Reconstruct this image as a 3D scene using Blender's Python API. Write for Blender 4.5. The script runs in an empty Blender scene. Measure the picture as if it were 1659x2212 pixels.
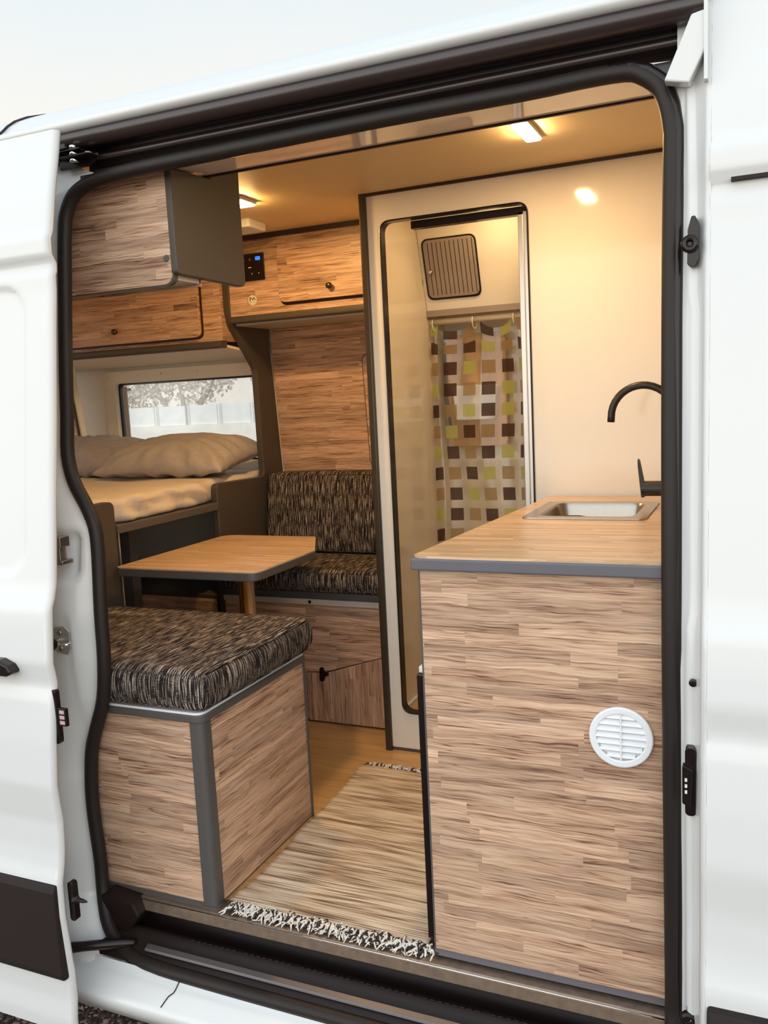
import bpy, bmesh, math, random
from mathutils import Vector, Matrix, noise

random.seed(7)
SC = bpy.context.scene
COL = SC.collection

# ------------------------------------------------------------------ materials
def new_mat(name):
    m = bpy.data.materials.new(name); m.use_nodes = True
    nt = m.node_tree; nt.nodes.clear()
    out = nt.nodes.new('ShaderNodeOutputMaterial')
    return m, nt, out

def N(nt, typ, **kw):
    n = nt.nodes.new(typ)
    for k, v in kw.items():
        setattr(n, k, v)
    return n

def L(nt, a, b): nt.links.new(a, b)

def setin(n, **kw):
    for k, v in kw.items():
        n.inputs[k.replace('_', ' ')].default_value = v

def c4(c): return (c[0], c[1], c[2], 1.0)

def math_n(nt, op, a, b=None, c=None):
    n = N(nt, 'ShaderNodeMath', operation=op)
    for i, x in enumerate((a, b, c)):
        if x is None: continue
        if isinstance(x, (int, float)): n.inputs[i].default_value = x
        else: L(nt, x, n.inputs[i])
    return n.outputs[0]

def plain(name, col, rough=.5, metal=0., coat=0., spec=.5, noise_amt=.04, noise_scale=30., bump=0.):
    """principled surface with a faint procedural unevenness of its own colour"""
    m, nt, out = new_mat(name)
    p = N(nt, 'ShaderNodeBsdfPrincipled')
    tc = N(nt, 'ShaderNodeTexCoord')
    nz = N(nt, 'ShaderNodeTexNoise'); setin(nz, Scale=noise_scale, Detail=3.)
    L(nt, tc.outputs['Object'], nz.inputs['Vector'])
    mr = N(nt, 'ShaderNodeMapRange'); setin(mr, To_Min=1 - noise_amt, To_Max=1 + noise_amt)
    L(nt, nz.outputs['Fac'], mr.inputs['Value'])
    hs = N(nt, 'ShaderNodeHueSaturation'); hs.inputs['Color'].default_value = c4(col)
    L(nt, mr.outputs[0], hs.inputs['Value'])
    L(nt, hs.outputs[0], p.inputs['Base Color'])
    setin(p, Roughness=rough, Metallic=metal)
    p.inputs['Coat Weight'].default_value = coat
    p.inputs['Coat Roughness'].default_value = .08
    p.inputs['Specular IOR Level'].default_value = spec
    if bump:
        b = N(nt, 'ShaderNodeBump'); setin(b, Strength=bump, Distance=.002)
        L(nt, nz.outputs['Fac'], b.inputs['Height']); L(nt, b.outputs[0], p.inputs['Normal'])
    L(nt, p.outputs[0], out.inputs[0])
    return m

def ramp(nt, fac, stops):
    r = N(nt, 'ShaderNodeValToRGB')
    el = r.color_ramp.elements
    while len(el) < len(stops): el.new(.5)
    for e, (pos, c) in zip(el, stops):
        e.position = pos; e.color = c4(c)
    L(nt, fac, r.inputs[0])
    return r.outputs[0]

def wood(name, light, mid, dark, row=.026, length=.30, swap=False, rough=.42, grain=1., seed=0., tone=(.80, 1.18)):
    m, nt, out = new_mat(name)
    p = N(nt, 'ShaderNodeBsdfPrincipled')
    uv = N(nt, 'ShaderNodeUVMap')
    sep = N(nt, 'ShaderNodeSeparateXYZ'); L(nt, uv.outputs[0], sep.inputs[0])
    u, v = (sep.outputs[1], sep.outputs[0]) if swap else (sep.outputs[0], sep.outputs[1])
    u = math_n(nt, 'ADD', u, seed); v = math_n(nt, 'ADD', v, seed * .37)
    rowid = math_n(nt, 'FLOOR', math_n(nt, 'DIVIDE', v, row))
    wn = N(nt, 'ShaderNodeTexWhiteNoise', noise_dimensions='1D'); L(nt, rowid, wn.inputs['W'])
    ush = math_n(nt, 'ADD', math_n(nt, 'DIVIDE', u, length), math_n(nt, 'MULTIPLY', wn.outputs['Value'], 7.3))
    pid = math_n(nt, 'FLOOR', ush)
    cmb = N(nt, 'ShaderNodeCombineXYZ'); L(nt, pid, cmb.inputs[0]); L(nt, rowid, cmb.inputs[1])
    wn2 = N(nt, 'ShaderNodeTexWhiteNoise', noise_dimensions='2D'); L(nt, cmb.outputs[0], wn2.inputs['Vector'])
    rnd = wn2.outputs['Value']
    sepc = N(nt, 'ShaderNodeSeparateColor'); L(nt, wn2.outputs['Color'], sepc.inputs[0])
    # grain
    g = N(nt, 'ShaderNodeCombineXYZ')
    # wavy figure: bend v by a slow noise along u
    bend = N(nt, 'ShaderNodeTexNoise', noise_dimensions='2D'); setin(bend, Scale=1., Detail=2.)
    bc = N(nt, 'ShaderNodeCombineXYZ')
    L(nt, math_n(nt, 'MULTIPLY', u, 9.), bc.inputs[0])
    L(nt, math_n(nt, 'ADD', math_n(nt, 'MULTIPLY', v, 22.), math_n(nt, 'MULTIPLY', rnd, 31.)), bc.inputs[1])
    L(nt, bc.outputs[0], bend.inputs['Vector'])
    vb = math_n(nt, 'ADD', v, math_n(nt, 'MULTIPLY', math_n(nt, 'SUBTRACT', bend.outputs['Fac'], .5), .012))
    L(nt, math_n(nt, 'ADD', math_n(nt, 'MULTIPLY', u, 7.), math_n(nt, 'MULTIPLY', rnd, 40.)), g.inputs[0])
    L(nt, math_n(nt, 'MULTIPLY', vb, 270.), g.inputs[1])
    L(nt, math_n(nt, 'MULTIPLY', sepc.outputs[1], 20.), g.inputs[2])
    nz = N(nt, 'ShaderNodeTexNoise'); setin(nz, Scale=1., Detail=4., Roughness=.62)
    L(nt, g.outputs[0], nz.inputs['Vector'])
    g2 = N(nt, 'ShaderNodeCombineXYZ')
    L(nt, math_n(nt, 'ADD', math_n(nt, 'MULTIPLY', u, 3.), math_n(nt, 'MULTIPLY', rnd, 17.)), g2.inputs[0])
    L(nt, math_n(nt, 'MULTIPLY', vb, 48.), g2.inputs[1]); L(nt, sepc.outputs[2], g2.inputs[2])
    nz2 = N(nt, 'ShaderNodeTexNoise'); setin(nz2, Scale=1., Detail=3.)
    L(nt, g2.outputs[0], nz2.inputs['Vector'])
    f = math_n(nt, 'ADD', math_n(nt, 'MULTIPLY', nz.outputs['Fac'], .62), math_n(nt, 'MULTIPLY', nz2.outputs['Fac'], .38))
    f = math_n(nt, 'ADD', .5, math_n(nt, 'MULTIPLY', math_n(nt, 'SUBTRACT', f, .5), grain))
    # fine dark pores: thin contour lines of a slow stretched noise
    g3 = N(nt, 'ShaderNodeCombineXYZ')
    L(nt, math_n(nt, 'ADD', math_n(nt, 'MULTIPLY', u, 4.), math_n(nt, 'MULTIPLY', rnd, 23.)), g3.inputs[0])
    L(nt, math_n(nt, 'MULTIPLY', vb, 150.), g3.inputs[1]); L(nt, sepc.outputs[0], g3.inputs[2])
    nz3 = N(nt, 'ShaderNodeTexNoise'); setin(nz3, Scale=1., Detail=1.5); L(nt, g3.outputs[0], nz3.inputs['Vector'])
    line = math_n(nt, 'MULTIPLY', math_n(nt, 'ABSOLUTE', math_n(nt, 'SUBTRACT', nz3.outputs['Fac'], .5)), 30.)
    line = math_n(nt, 'SUBTRACT', 1., math_n(nt, 'MINIMUM', line, 1.))
    f = math_n(nt, 'SUBTRACT', f, math_n(nt, 'MULTIPLY', line, .105 * grain))
    col = ramp(nt, f, [(.33, dark), (.45, mid), (.60, light)])
    mr = N(nt, 'ShaderNodeMapRange'); setin(mr, To_Min=tone[0], To_Max=tone[1]); L(nt, rnd, mr.inputs['Value'])
    hs = N(nt, 'ShaderNodeHueSaturation'); L(nt, col, hs.inputs['Color']); L(nt, mr.outputs[0], hs.inputs['Value'])
    L(nt, hs.outputs[0], p.inputs['Base Color'])
    setin(p, Roughness=rough)
    b = N(nt, 'ShaderNodeBump'); setin(b, Strength=.18, Distance=.001)
    L(nt, nz.outputs['Fac'], b.inputs['Height']); L(nt, b.outputs[0], p.inputs['Normal'])
    L(nt, p.outputs[0], out.inputs[0])
    return m

def weave(name, base, thread, fu=330., fv=26., lo=.50, hi=.62, rough=.9):
    """dark upholstery with light slub threads running along v"""
    m, nt, out = new_mat(name)
    p = N(nt, 'ShaderNodeBsdfPrincipled')
    uv = N(nt, 'ShaderNodeUVMap')
    mp = N(nt, 'ShaderNodeMapping'); mp.inputs['Scale'].default_value = (fu, fv, 1)
    L(nt, uv.outputs[0], mp.inputs[0])
    nz = N(nt, 'ShaderNodeTexNoise'); setin(nz, Scale=1., Detail=2., Roughness=.55, Distortion=.25)
    L(nt, mp.outputs[0], nz.inputs['Vector'])
    mp2 = N(nt, 'ShaderNodeMapping'); mp2.inputs['Scale'].default_value = (60, 600, 1)
    L(nt, uv.outputs[0], mp2.inputs[0])
    nz2 = N(nt, 'ShaderNodeTexNoise'); setin(nz2, Scale=1., Detail=1.)
    L(nt, mp2.outputs[0], nz2.inputs['Vector'])
    f = math_n(nt, 'ADD', nz.outputs['Fac'], math_n(nt, 'MULTIPLY', math_n(nt, 'SUBTRACT', nz2.outputs['Fac'], .5), .25))
    col = ramp(nt, f, [(lo, base), (hi, thread)])
    L(nt, col, p.inputs['Base Color']); setin(p, Roughness=rough)
    p.inputs['Specular IOR Level'].default_value = .15
    b = N(nt, 'ShaderNodeBump'); setin(b, Strength=.5, Distance=.002)
    L(nt, f, b.inputs['Height']); L(nt, b.outputs[0], p.inputs['Normal'])
    L(nt, p.outputs[0], out.inputs[0])
    return m

def rug_mat(name):
    m, nt, out = new_mat(name)
    p = N(nt, 'ShaderNodeBsdfPrincipled')
    uv = N(nt, 'ShaderNodeUVMap')
    def nzl(su, sv, det, seed):
        mp = N(nt, 'ShaderNodeMapping'); mp.inputs['Scale'].default_value = (su, sv, 1); mp.inputs['Location'].default_value = (seed, seed, 0)
        L(nt, uv.outputs[0], mp.inputs[0])
        n = N(nt, 'ShaderNodeTexNoise'); setin(n, Scale=1., Detail=det); L(nt, mp.outputs[0], n.inputs['Vector'])
        return n.outputs['Fac']
    a = nzl(6, 260, 3, 0); b_ = nzl(3.6, 40, 2, 5); c_ = nzl(420, 420, 1, 2)
    f = math_n(nt, 'ADD', math_n(nt, 'MULTIPLY', a, .6), math_n(nt, 'ADD', math_n(nt, 'MULTIPLY', b_, .50), math_n(nt, 'MULTIPLY', c_, .10)))
    col = ramp(nt, f, [(.44, (.10, .065, .045)), (.52, (.32, .22, .145)), (.59, (.58, .45, .32)), (.69, (.80, .69, .55))])
    L(nt, col, p.inputs['Base Color']); setin(p, Roughness=.95)
    p.inputs['Specular IOR Level'].default_value = .1
    b = N(nt, 'ShaderNodeBump'); setin(b, Strength=.7, Distance=.003)
    L(nt, a, b.inputs['Height']); L(nt, b.outputs[0], p.inputs['Normal'])
    L(nt, p.outputs[0], out.inputs[0])
    return m

def film(name, col, trans, rough=.15, trl=.5):
    """thin plastic film: partly clear, partly white / coloured"""
    m, nt, out = new_mat(name)
    t = N(nt, 'ShaderNodeBsdfTransparent')
    d = N(nt, 'ShaderNodeBsdfDiffuse'); d.inputs[0].default_value = c4(col)
    tl = N(nt, 'ShaderNodeBsdfTranslucent'); tl.inputs[0].default_value = c4(col)
    g = N(nt, 'ShaderNodeBsdfGlossy'); setin(g, Roughness=rough); g.inputs[0].default_value = (1, 1, 1, 1)
    tc = N(nt, 'ShaderNodeTexCoord'); nz = N(nt, 'ShaderNodeTexNoise'); setin(nz, Scale=14., Detail=2.)
    L(nt, tc.outputs['Object'], nz.inputs['Vector'])
    mr = N(nt, 'ShaderNodeMapRange'); setin(mr, To_Min=max(0, trans - .08), To_Max=min(1, trans + .08))
    L(nt, nz.outputs['Fac'], mr.inputs['Value'])
    m1 = N(nt, 'ShaderNodeMixShader'); m1.inputs[0].default_value = trl
    L(nt, d.outputs[0], m1.inputs[1]); L(nt, tl.outputs[0], m1.inputs[2])
    m2 = N(nt, 'ShaderNodeMixShader'); L(nt, mr.outputs[0], m2.inputs[0])
    L(nt, m1.outputs[0], m2.inputs[1]); L(nt, t.outputs[0], m2.inputs[2])
    m3 = N(nt, 'ShaderNodeMixShader'); m3.inputs[0].default_value = .05 if rough < .3 else .015
    L(nt, m2.outputs[0], m3.inputs[1]); L(nt, g.outputs[0], m3.inputs[2])
    L(nt, m3.outputs[0], out.inputs[0])
    return m

def glow(name, col, strength):
    m, nt, out = new_mat(name)
    e = N(nt, 'ShaderNodeEmission'); e.inputs[0].default_value = c4(col); e.inputs[1].default_value = strength
    L(nt, e.outputs[0], out.inputs[0])
    return m

def asphalt(name):
    m, nt, out = new_mat(name)
    p = N(nt, 'ShaderNodeBsdfPrincipled'); tc = N(nt, 'ShaderNodeTexCoord')
    vo = N(nt, 'ShaderNodeTexVoronoi'); setin(vo, Scale=95.); L(nt, tc.outputs['Object'], vo.inputs['Vector'])
    sc = N(nt, 'ShaderNodeSeparateColor'); L(nt, vo.outputs['Color'], sc.inputs[0])
    col = ramp(nt, sc.outputs[0], [(0., (.018, .010, .008)), (.6, (.05, .03, .024)), (.88, (.13, .085, .07)), (.97, (.38, .29, .25))])
    L(nt, col, p.inputs['Base Color']); setin(p, Roughness=.9)
    b = N(nt, 'ShaderNodeBump'); setin(b, Strength=.9, Distance=.006); b.invert = True
    L(nt, vo.outputs['Distance'], b.inputs['Height']); L(nt, b.outputs[0], p.inputs['Normal'])
    L(nt, p.outputs[0], out.inputs[0])
    return m

W_L, W_M, W_D = (.69, .475, .335), (.46, .278, .18), (.145, .065, .040)
M = {}
M['wood'] = wood('oak_laminate', W_L, W_M, W_D)
M['wood_v'] = wood('oak_laminate_upright', W_L, W_M, W_D, swap=True, seed=.7)
M['wood_in'] = wood('oak_laminate_second_sheet', W_L, W_M, W_D, seed=3.1)
M['top'] = wood('butcher_block_laminate', (.70, .50, .32), (.56, .37, .22), (.34, .20, .11), row=.013, length=.24, grain=.85, rough=.3)
M['floorwood'] = wood('vinyl_plank_floor', (.60, .38, .17), (.48, .285, .115), (.33, .18, .07), row=.16, length=.9, rough=.33, grain=.7, tone=(.85, 1.12))
M['paint'] = plain('white_van_paint', (.705, .71, .71), .28, coat=.4, noise_amt=.006, noise_scale=3)
M['blackplastic'] = plain('black_plastic', (.014, .007, .006), .5, spec=.3, bump=.08, noise_scale=240)
M['gloss_black'] = plain('glossy_black_plastic', (.012, .006, .006), .25, spec=.4)
M['moulding'] = plain('grained_side_moulding', (.020, .012, .011), .65, spec=.3, bump=.3, noise_scale=500)
M['rubber'] = plain('door_seal_rubber', (.018, .012, .010), .5, spec=.35, noise_scale=60)
M['grey'] = plain('anthracite_laminate', (.070, .056, .045), .5, noise_amt=.03, noise_scale=200)
M['edge'] = plain('anthracite_edge_band', (.088, .079, .075), .45)
M['greylight'] = plain('pale_grey_panel', (.50, .45, .40), .45)
M['whiteplastic'] = plain('white_plastic', (.82, .83, .86), .4, noise_amt=.01)
M['cream'] = plain('cream_wall_board', (.80, .73, .60), .5, noise_amt=.015, noise_scale=6)
M['creamgloss'] = plain('glossy_cream_wall', (.80, .70, .54), .09, noise_amt=.01, spec=.6)
M['showerwall'] = plain('glossy_white_partition', (.86, .80, .71), .09, noise_amt=.01, spec=.42)
M['cove'] = plain('glossy_white_cove', (.86, .80, .74), .06, noise_amt=.01, spec=.6)
M['ceiling'] = wood('beige_ceiling_board', (.84, .65, .38), (.80, .61, .34), (.74, .55, .30), row=2., length=9., grain=.5, rough=.5, tone=(.98, 1.02))
M['alu'] = plain('brushed_aluminium', (.62, .60, .58), .35, metal=.8)
M['sill'] = plain('worn_steel_sill', (.40, .30, .23), .34, metal=.8, noise_amt=.35, noise_scale=55)
M['chrome'] = plain('chrome', (.80, .76, .72), .06, metal=1.)
M['steel'] = plain('stainless_steel', (.42, .37, .32), .30, metal=1., noise_amt=.06, noise_scale=90)
M['blackmetal'] = plain('matt_black_tap', (.025, .018, .016), .38, metal=.2)
M['bronze'] = plain('dark_bronze_knob', (.10, .075, .045), .25, metal=.8)
M['fabric'] = weave('slub_upholstery', (.018, .013, .013), (.42, .345, .29), fu=440., fv=17., lo=.52, hi=.615)
M['sheet'] = plain('sand_jersey_sheet', (.60, .525, .44), .9, noise_amt=.06, noise_scale=25, bump=.15, spec=.1)
M['pillow'] = plain('taupe_velour', (.39, .35, .33), .85, noise_amt=.16, noise_scale=45, bump=.3, spec=.15)
M['rug'] = rug_mat('flat_weave_rug')
M['fringe_w'] = plain('cream_cotton_fringe', (.78, .74, .68), .9, noise_amt=.2, noise_scale=120)
M['fringe_d'] = plain('dark_cotton_fringe', (.035, .022, .02), .9)
M['film'] = film('clear_curtain_film', (.85, .80, .72), .90)
M['sq_brown'] = film('brown_curtain_square', (.085, .034, .016), .09, rough=.5)
M['sq_tan'] = film('tan_curtain_square', (.46, .31, .14), .16, rough=.5)
M['sq_lime'] = film('lime_curtain_square', (.62, .64, .17), .16, rough=.5)
M['pane'] = film('acrylic_pane_view_haze', (.98, .97, .93), .82, trl=.97)  # white mixed into the pane stands for the glowing haze over the view
M['boardwood'] = wood('honey_wood_panel', (.62, .36, .11), (.54, .29, .08), (.42, .20, .045), row=.06, length=.6, swap=True, rough=.35, grain=.6)
M['asphalt'] = asphalt('gravelly_asphalt')
M['stone'] = plain('pinkish_gravel', (.24, .17, .14), .85, noise_amt=.6, noise_scale=35)
M['lamp'] = glow('warm_lamp_lens', (1., .66, .31), 265.)
M['lamp_fill'] = glow('fill_lamp_lens', (1., .68, .34), 110.)  # glow for the lamp added in the shower cell
M['lamp_mid'] = glow('bright_warm_lens', (1., .60, .21), 470.)
M['blue'] = glow('blue_display', (.05, .22, 1.), 1.2)
M['red'] = glow('red_indicator', (.5, .06, .04), .25)
M['markwhite'] = plain('white_marking', (.8, .78, .75), .5)
M['ink'] = plain('black_ink', (.01, .01, .01), .6)
M['sticker'] = plain('ivory_sticker', (.84, .80, .66), .4)
M['fence'] = plain('pale_fence_panel', (.84, .86, .86), .5, noise_amt=.05, noise_scale=3)
M['concrete'] = plain('pale_render_wall', (.92, .88, .80), .9, noise_amt=.03, noise_scale=2)
M['bark'] = plain('tree_bark', (.42, .35, .28), .9)
M['leaf'] = plain('dull_green_leaf', (.66, .59, .49), .7, noise_amt=.25, noise_scale=4)
M['tambour'] = plain('taupe_tambour', (.30, .235, .19), .45)
M['darkgap'] = plain('dark_recess', (.02, .012, .010), .8)
M['tapplastic'] = plain('red_brown_dark', (.03, .012, .010), .5)

# ------------------------------------------------------------------ mesh helpers
def box(bm, x0, x1, y0, y1, z0, z1):
    v = [bm.verts.new((x, y, z)) for x in (x0, x1) for y in (y0, y1) for z in (z0, z1)]
    for f in ((0, 1, 3, 2), (4, 6, 7, 5), (0, 4, 5, 1), (2, 3, 7, 6), (0, 2, 6, 4), (1, 5, 7, 3)):
        bm.faces.new([v[i] for i in f])

def to3(axis, a, p):
    """2-D point in the plane across axis: X -> (y,z), Y -> (x,z), Z -> (x,y)"""
    if axis == 'X': return (a, p[0], p[1])
    if axis == 'Y': return (p[0], a, p[1])
    return (p[0], p[1], a)

def prism(bm, pts, axis, a0, a1):
    A = [bm.verts.new(to3(axis, a0, p)) for p in pts]
    B = [bm.verts.new(to3(axis, a1, p)) for p in pts]
    n = len(pts)
    bm.faces.new(A); bm.faces.new(B[::-1])
    for i in range(n):
        j = (i + 1) % n
        bm.faces.new((A[i], B[i], B[j], A[j]))

def rpoly(pts, rad, seg=6):
    """polygon with rounded corners; rad a number or a list"""
    n = len(pts); out = []
    for i in range(n):
        r = rad[i] if isinstance(rad, (list, tuple)) else rad
        p = Vector(pts[i]); a = Vector(pts[i - 1]); b = Vector(pts[(i + 1) % n])
        if r <= 1e-6: out.append(tuple(p)); continue
        da = (a - p).normalized(); db = (b - p).normalized()
        ang = da.angle(db); t = min(r / math.tan(ang / 2), (a - p).length * .49, (b - p).length * .49)
        p0 = p + da * t; p1 = p + db * t
        for k in range(seg + 1):
            s = k / seg
            out.append(tuple((1 - s) ** 2 * p0 + 2 * s * (1 - s) * p + s * s * p1))
    return out

def rrect(x0, x1, z0, z1, r, seg=6):
    return rpoly([(x0, z0), (x1, z0), (x1, z1), (x0, z1)], r, seg)

def plate_hole(bm, outer, holes, axis, a0, a1):
    for a in (a0, a1):
        edges = []
        for loop in [outer] + holes:
            vs = [bm.verts.new(to3(axis, a, p)) for p in loop]
            edges += [bm.edges.new((vs[i], vs[(i + 1) % len(vs)])) for i in range(len(vs))]
        bmesh.ops.triangle_fill(bm, use_beauty=True, use_dissolve=False, edges=edges)
    for loop in [outer] + holes:
        A = [bm.verts.new(to3(axis, a0, p)) for p in loop]; B = [bm.verts.new(to3(axis, a1, p)) for p in loop]
        n = len(loop)
        for i in range(n):
            j = (i + 1) % n
            bm.faces.new((A[i], B[i], B[j], A[j]))
    bmesh.ops.remove_doubles(bm, verts=bm.verts, dist=1e-5)

def tube(bm, pts, r, seg=10, closed=False, caps=True, sx=1., sy=1.):
    pts = [Vector(p) for p in pts]; n = len(pts)
    rs = r if isinstance(r, (list, tuple)) else [r] * n
    rings = []; up = None
    for i in range(n):
        a = pts[i - 1] if (i > 0 or closed) else pts[i]
        b = pts[(i + 1) % n] if (i < n - 1 or closed) else pts[i]
        t = (b - a).normalized()
        if up is None:
            up = Vector((0, 0, 1)) if abs(t.z) < .9 else Vector((0, 1, 0))
        s = t.cross(up)
        if s.length < 1e-4: s = t.orthogonal()
        s.normalize(); w = s.cross(t).normalized(); up = w
        rings.append([bm.verts.new(pts[i] + rs[i] * (sx * s * math.cos(q) + sy * w * math.sin(q))) for q in [2 * math.pi * k / seg for k in range(seg)]])
    m = n if closed else n - 1
    for i in range(m):
        A, B = rings[i], rings[(i + 1) % n]
        for k in range(seg):
            l = (k + 1) % seg
            bm.faces.new((A[k], A[l], B[l], B[k]))
    if caps and not closed:
        bm.faces.new(rings[0][::-1]); bm.faces.new(rings[-1])

def lathe(bm, prof, c, axis='Z', seg=24):
    """prof [(r,h)]; revolve about axis through c"""
    c = Vector(c); rings = []
    for r, h in prof:
        ring = []
        for k in range(seg):
            q = 2 * math.pi * k / seg; a, b = r * math.cos(q), r * math.sin(q)
            d = {'X': (h, a, b), 'Y': (a, h, b), 'Z': (a, b, h)}[axis]
            ring.append(bm.verts.new(c + Vector(d)))
        rings.append(ring)
    for A, B in zip(rings, rings[1:]):
        for k in range(seg):
            l = (k + 1) % seg
            bm.faces.new((A[k], A[l], B[l], B[k]))
    bm.faces.new(rings[0][::-1]); bm.faces.new(rings[-1])

def ribbon(bm, prof, x0, x1, nx=1):
    """open profile [(y,z)] swept along X"""
    rows = []
    for i in range(nx + 1):
        x = x0 + (x1 - x0) * i / nx
        rows.append([bm.verts.new((x, y, z)) for y, z in prof])
    for A, B in zip(rows, rows[1:]):
        for k in range(len(prof) - 1):
            bm.faces.new((A[k], B[k], B[k + 1], A[k + 1]))

def grid(bm, nu, nv, fn, mats=None):
    vs = [[bm.verts.new(fn(i / nu, j / nv)) for j in range(nv + 1)] for i in range(nu + 1)]
    for i in range(nu):
        for j in range(nv):
            f = bm.faces.new((vs[i][j], vs[i + 1][j], vs[i + 1][j + 1], vs[i][j + 1]))
            if mats: f.material_index = mats(i, j)
    return vs

def cushion_box(bm, x0, x1, y0, y1, z0, z1, r=.03, puff=0., nmain=10, nr=4, warp=None):
    """rounded box made of dense faces; puff swells the faces, warp(v) may move points"""
    lo = Vector((x0, y0, z0)); hi = Vector((x1, y1, z1)); c = (lo + hi) / 2; h = (hi - lo) / 2
    def axis_pts(hh):
        e = [-hh + r * (1 - math.cos(math.pi / 2 * k / nr)) for k in range(nr + 1)]
        mid = [-(hh - r) + 2 * (hh - r) * k / nmain for k in range(1, nmain)]
        return e + mid + [-q for q in reversed(e)]
    ax = [axis_pts(h[i]) for i in range(3)]
    def place(p):
        p = Vector(p)
        inner = Vector([max(-(h[i] - r), min(h[i] - r, p[i])) for i in range(3)])
        d = p - inner
        q = inner + (d.normalized() * r if d.length > 1e-9 else d)
        if puff:
            f = 1.
            for i in range(3): f *= 1 - min(1, abs(p[i]) / h[i]) ** 2 if abs(abs(p[i]) - h[i]) > 1e-6 else 1.
            k = max(range(3), key=lambda i: abs(p[i]) / h[i])
            q[k] += puff * f * (1 if p[k] > 0 else (0 if k == 2 else -1))
        q = q + c
        return warp(q) if warp else q
    for a in range(3):
        b, d = (a + 1) % 3, (a + 2) % 3
        for s in (-1, 1):
            g = []
            for u in ax[b]:
                row = []
                for w in ax[d]:
                    p = [0, 0, 0]; p[a] = s * h[a]; p[b] = u; p[d] = w
                    row.append(bm.verts.new(place(p)))
                g.append(row)
            for i in range(len(g) - 1):
                for j in range(len(g[0]) - 1):
                    q = (g[i][j], g[i + 1][j], g[i + 1][j + 1], g[i][j + 1])
                    bm.faces.new(q if s > 0 else q[::-1])
    bmesh.ops.remove_doubles(bm, verts=bm.verts, dist=2e-5)

def build(name, fill, mat, parent=None, smooth=False, bevel=0., seg=2, solid=0.):
    """run fill(bm) and link the result as ONE mesh object; UVs are metres across the face's main direction"""
    bm = bmesh.new(); fill(bm)
    if not solid: bmesh.ops.recalc_face_normals(bm, faces=bm.faces)
    uvl = bm.loops.layers.uv.new('UVMap'); bm.normal_update()
    for f in bm.faces:
        n = f.normal; a = max(range(3), key=lambda i: abs(n[i]))
        for l in f.loops:
            q = l.vert.co
            l[uvl].uv = ((q.y, q.z), (q.x, q.z), (q.x, q.y))[a]
        f.smooth = smooth
    me = bpy.data.meshes.new(name); bm.to_mesh(me); bm.free()
    for m in (mat if isinstance(mat, (list, tuple)) else [mat]): me.materials.append(m)
    o = bpy.data.objects.new(name, me); COL.objects.link(o)
    if parent is not None:
        o.parent = parent
        w = Vector((0, 0, 0)); q = parent
        while q is not None: w += q.location; q = q.parent
        o.location = -w
    if solid:
        s = o.modifiers.new('thickness', 'SOLIDIFY'); s.thickness = solid; s.offset = 0
    if bevel:
        b = o.modifiers.new('soft_edges', 'BEVEL'); b.width = bevel; b.segments = seg; b.limit_method = 'ANGLE'; b.angle_limit = math.radians(40)
    return o

def thing(name, label, cat, loc=(0, 0, 0), group=None):
    o = bpy.data.objects.new(name, None); o.empty_display_size = .05; COL.objects.link(o); o.location = loc
    return tag(o, label, cat, group)

def tag(o, label, cat, group=None):
    o['label'] = label; o['category'] = cat
    if group: o['group'] = group
    return o

def struct(name, fill, mat, label=None, **kw):
    o = build(name, fill, mat, **kw)
    if kw.get('parent') is None: o['kind'] = 'structure'
    if label: o['label'] = label
    return o

def lab(o, s): o['label'] = s; return o

def interp(tab, z):
    if z <= tab[0][0]: return tab[0][1]
    for (a, p), (b, q) in zip(tab, tab[1:]):
        if z <= b: return p + (q - p) * (z - a) / (b - a)
    return tab[-1][1]

def B(*a): return lambda bm: box(bm, *a)

# ------------------------------------------------------------------ van body (Y grows into the van, X towards its front, floor at z = 0)
# side skin section: (z, Y); the slid-open door runs 0.10 m outside it
SKIN = [(-.24, -.128), (-.17, -.130), (-.12, -.124), (-.055, -.124), (.09, -.133), (.165, -.132), (.20, -.122), (.235, -.116), (.30, -.112), (.386, -.119),
        (.484, -.109), (.576, -.096), (.612, -.088), (.64, -.092), (.66, -.095), (.78, -.082), (.80, -.072), (.832, -.062), (1.0, -.041), (1.196, -.014), (1.398, .012),
        (1.47, .022), (1.505, .024), (1.511, .029), (1.535, .030), (1.543, .019), (1.585, .020), (1.595, .028), (1.668, .043), (1.771, .069), (1.817, .079), (1.86, .088)]
def skin(z): return interp(SKIN, z)
def seal_y(z): return -.01 if z < .7 else -.01 + .10 * min(1.1, (z - .7) / 1.05)

SEAL_L = [(-1.513, .10), (-1.519, .20), (-1.518, .28), (-1.506, .372), (-1.485, .433), (-1.454, .512), (-1.440, .612), (-1.439, .735), (-1.442, .863), (-1.450, .930),
          (-1.475, .982), (-1.510, 1.038), (-1.528, 1.104), (-1.5265, 1.195), (-1.5265, 1.32), (-1.522, 1.54), (-1.518, 1.64), (-1.511, 1.674), (-1.494, 1.705), (-1.468, 1.723), (-1.427, 1.735), (-1.385, 1.741)]
SEAL_T = [(-1.277, 1.746), (-1.083, 1.748), (-.687, 1.752), (-.406, 1.751), (-.30, 1.7535), (-.222, 1.752), (-.192, 1.741), (-.163, 1.716), (-.149, 1.682), (-.142, 1.640), (-.1415, 1.60)]
SEAL_R = [(-.143, 1.305), (-.141, .735), (-.139, .11)]

van = thing('camper_van', 'white camper van body with its side doorway open onto the wooden interior', 'van', (-.8, -.05, -.6))

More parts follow.
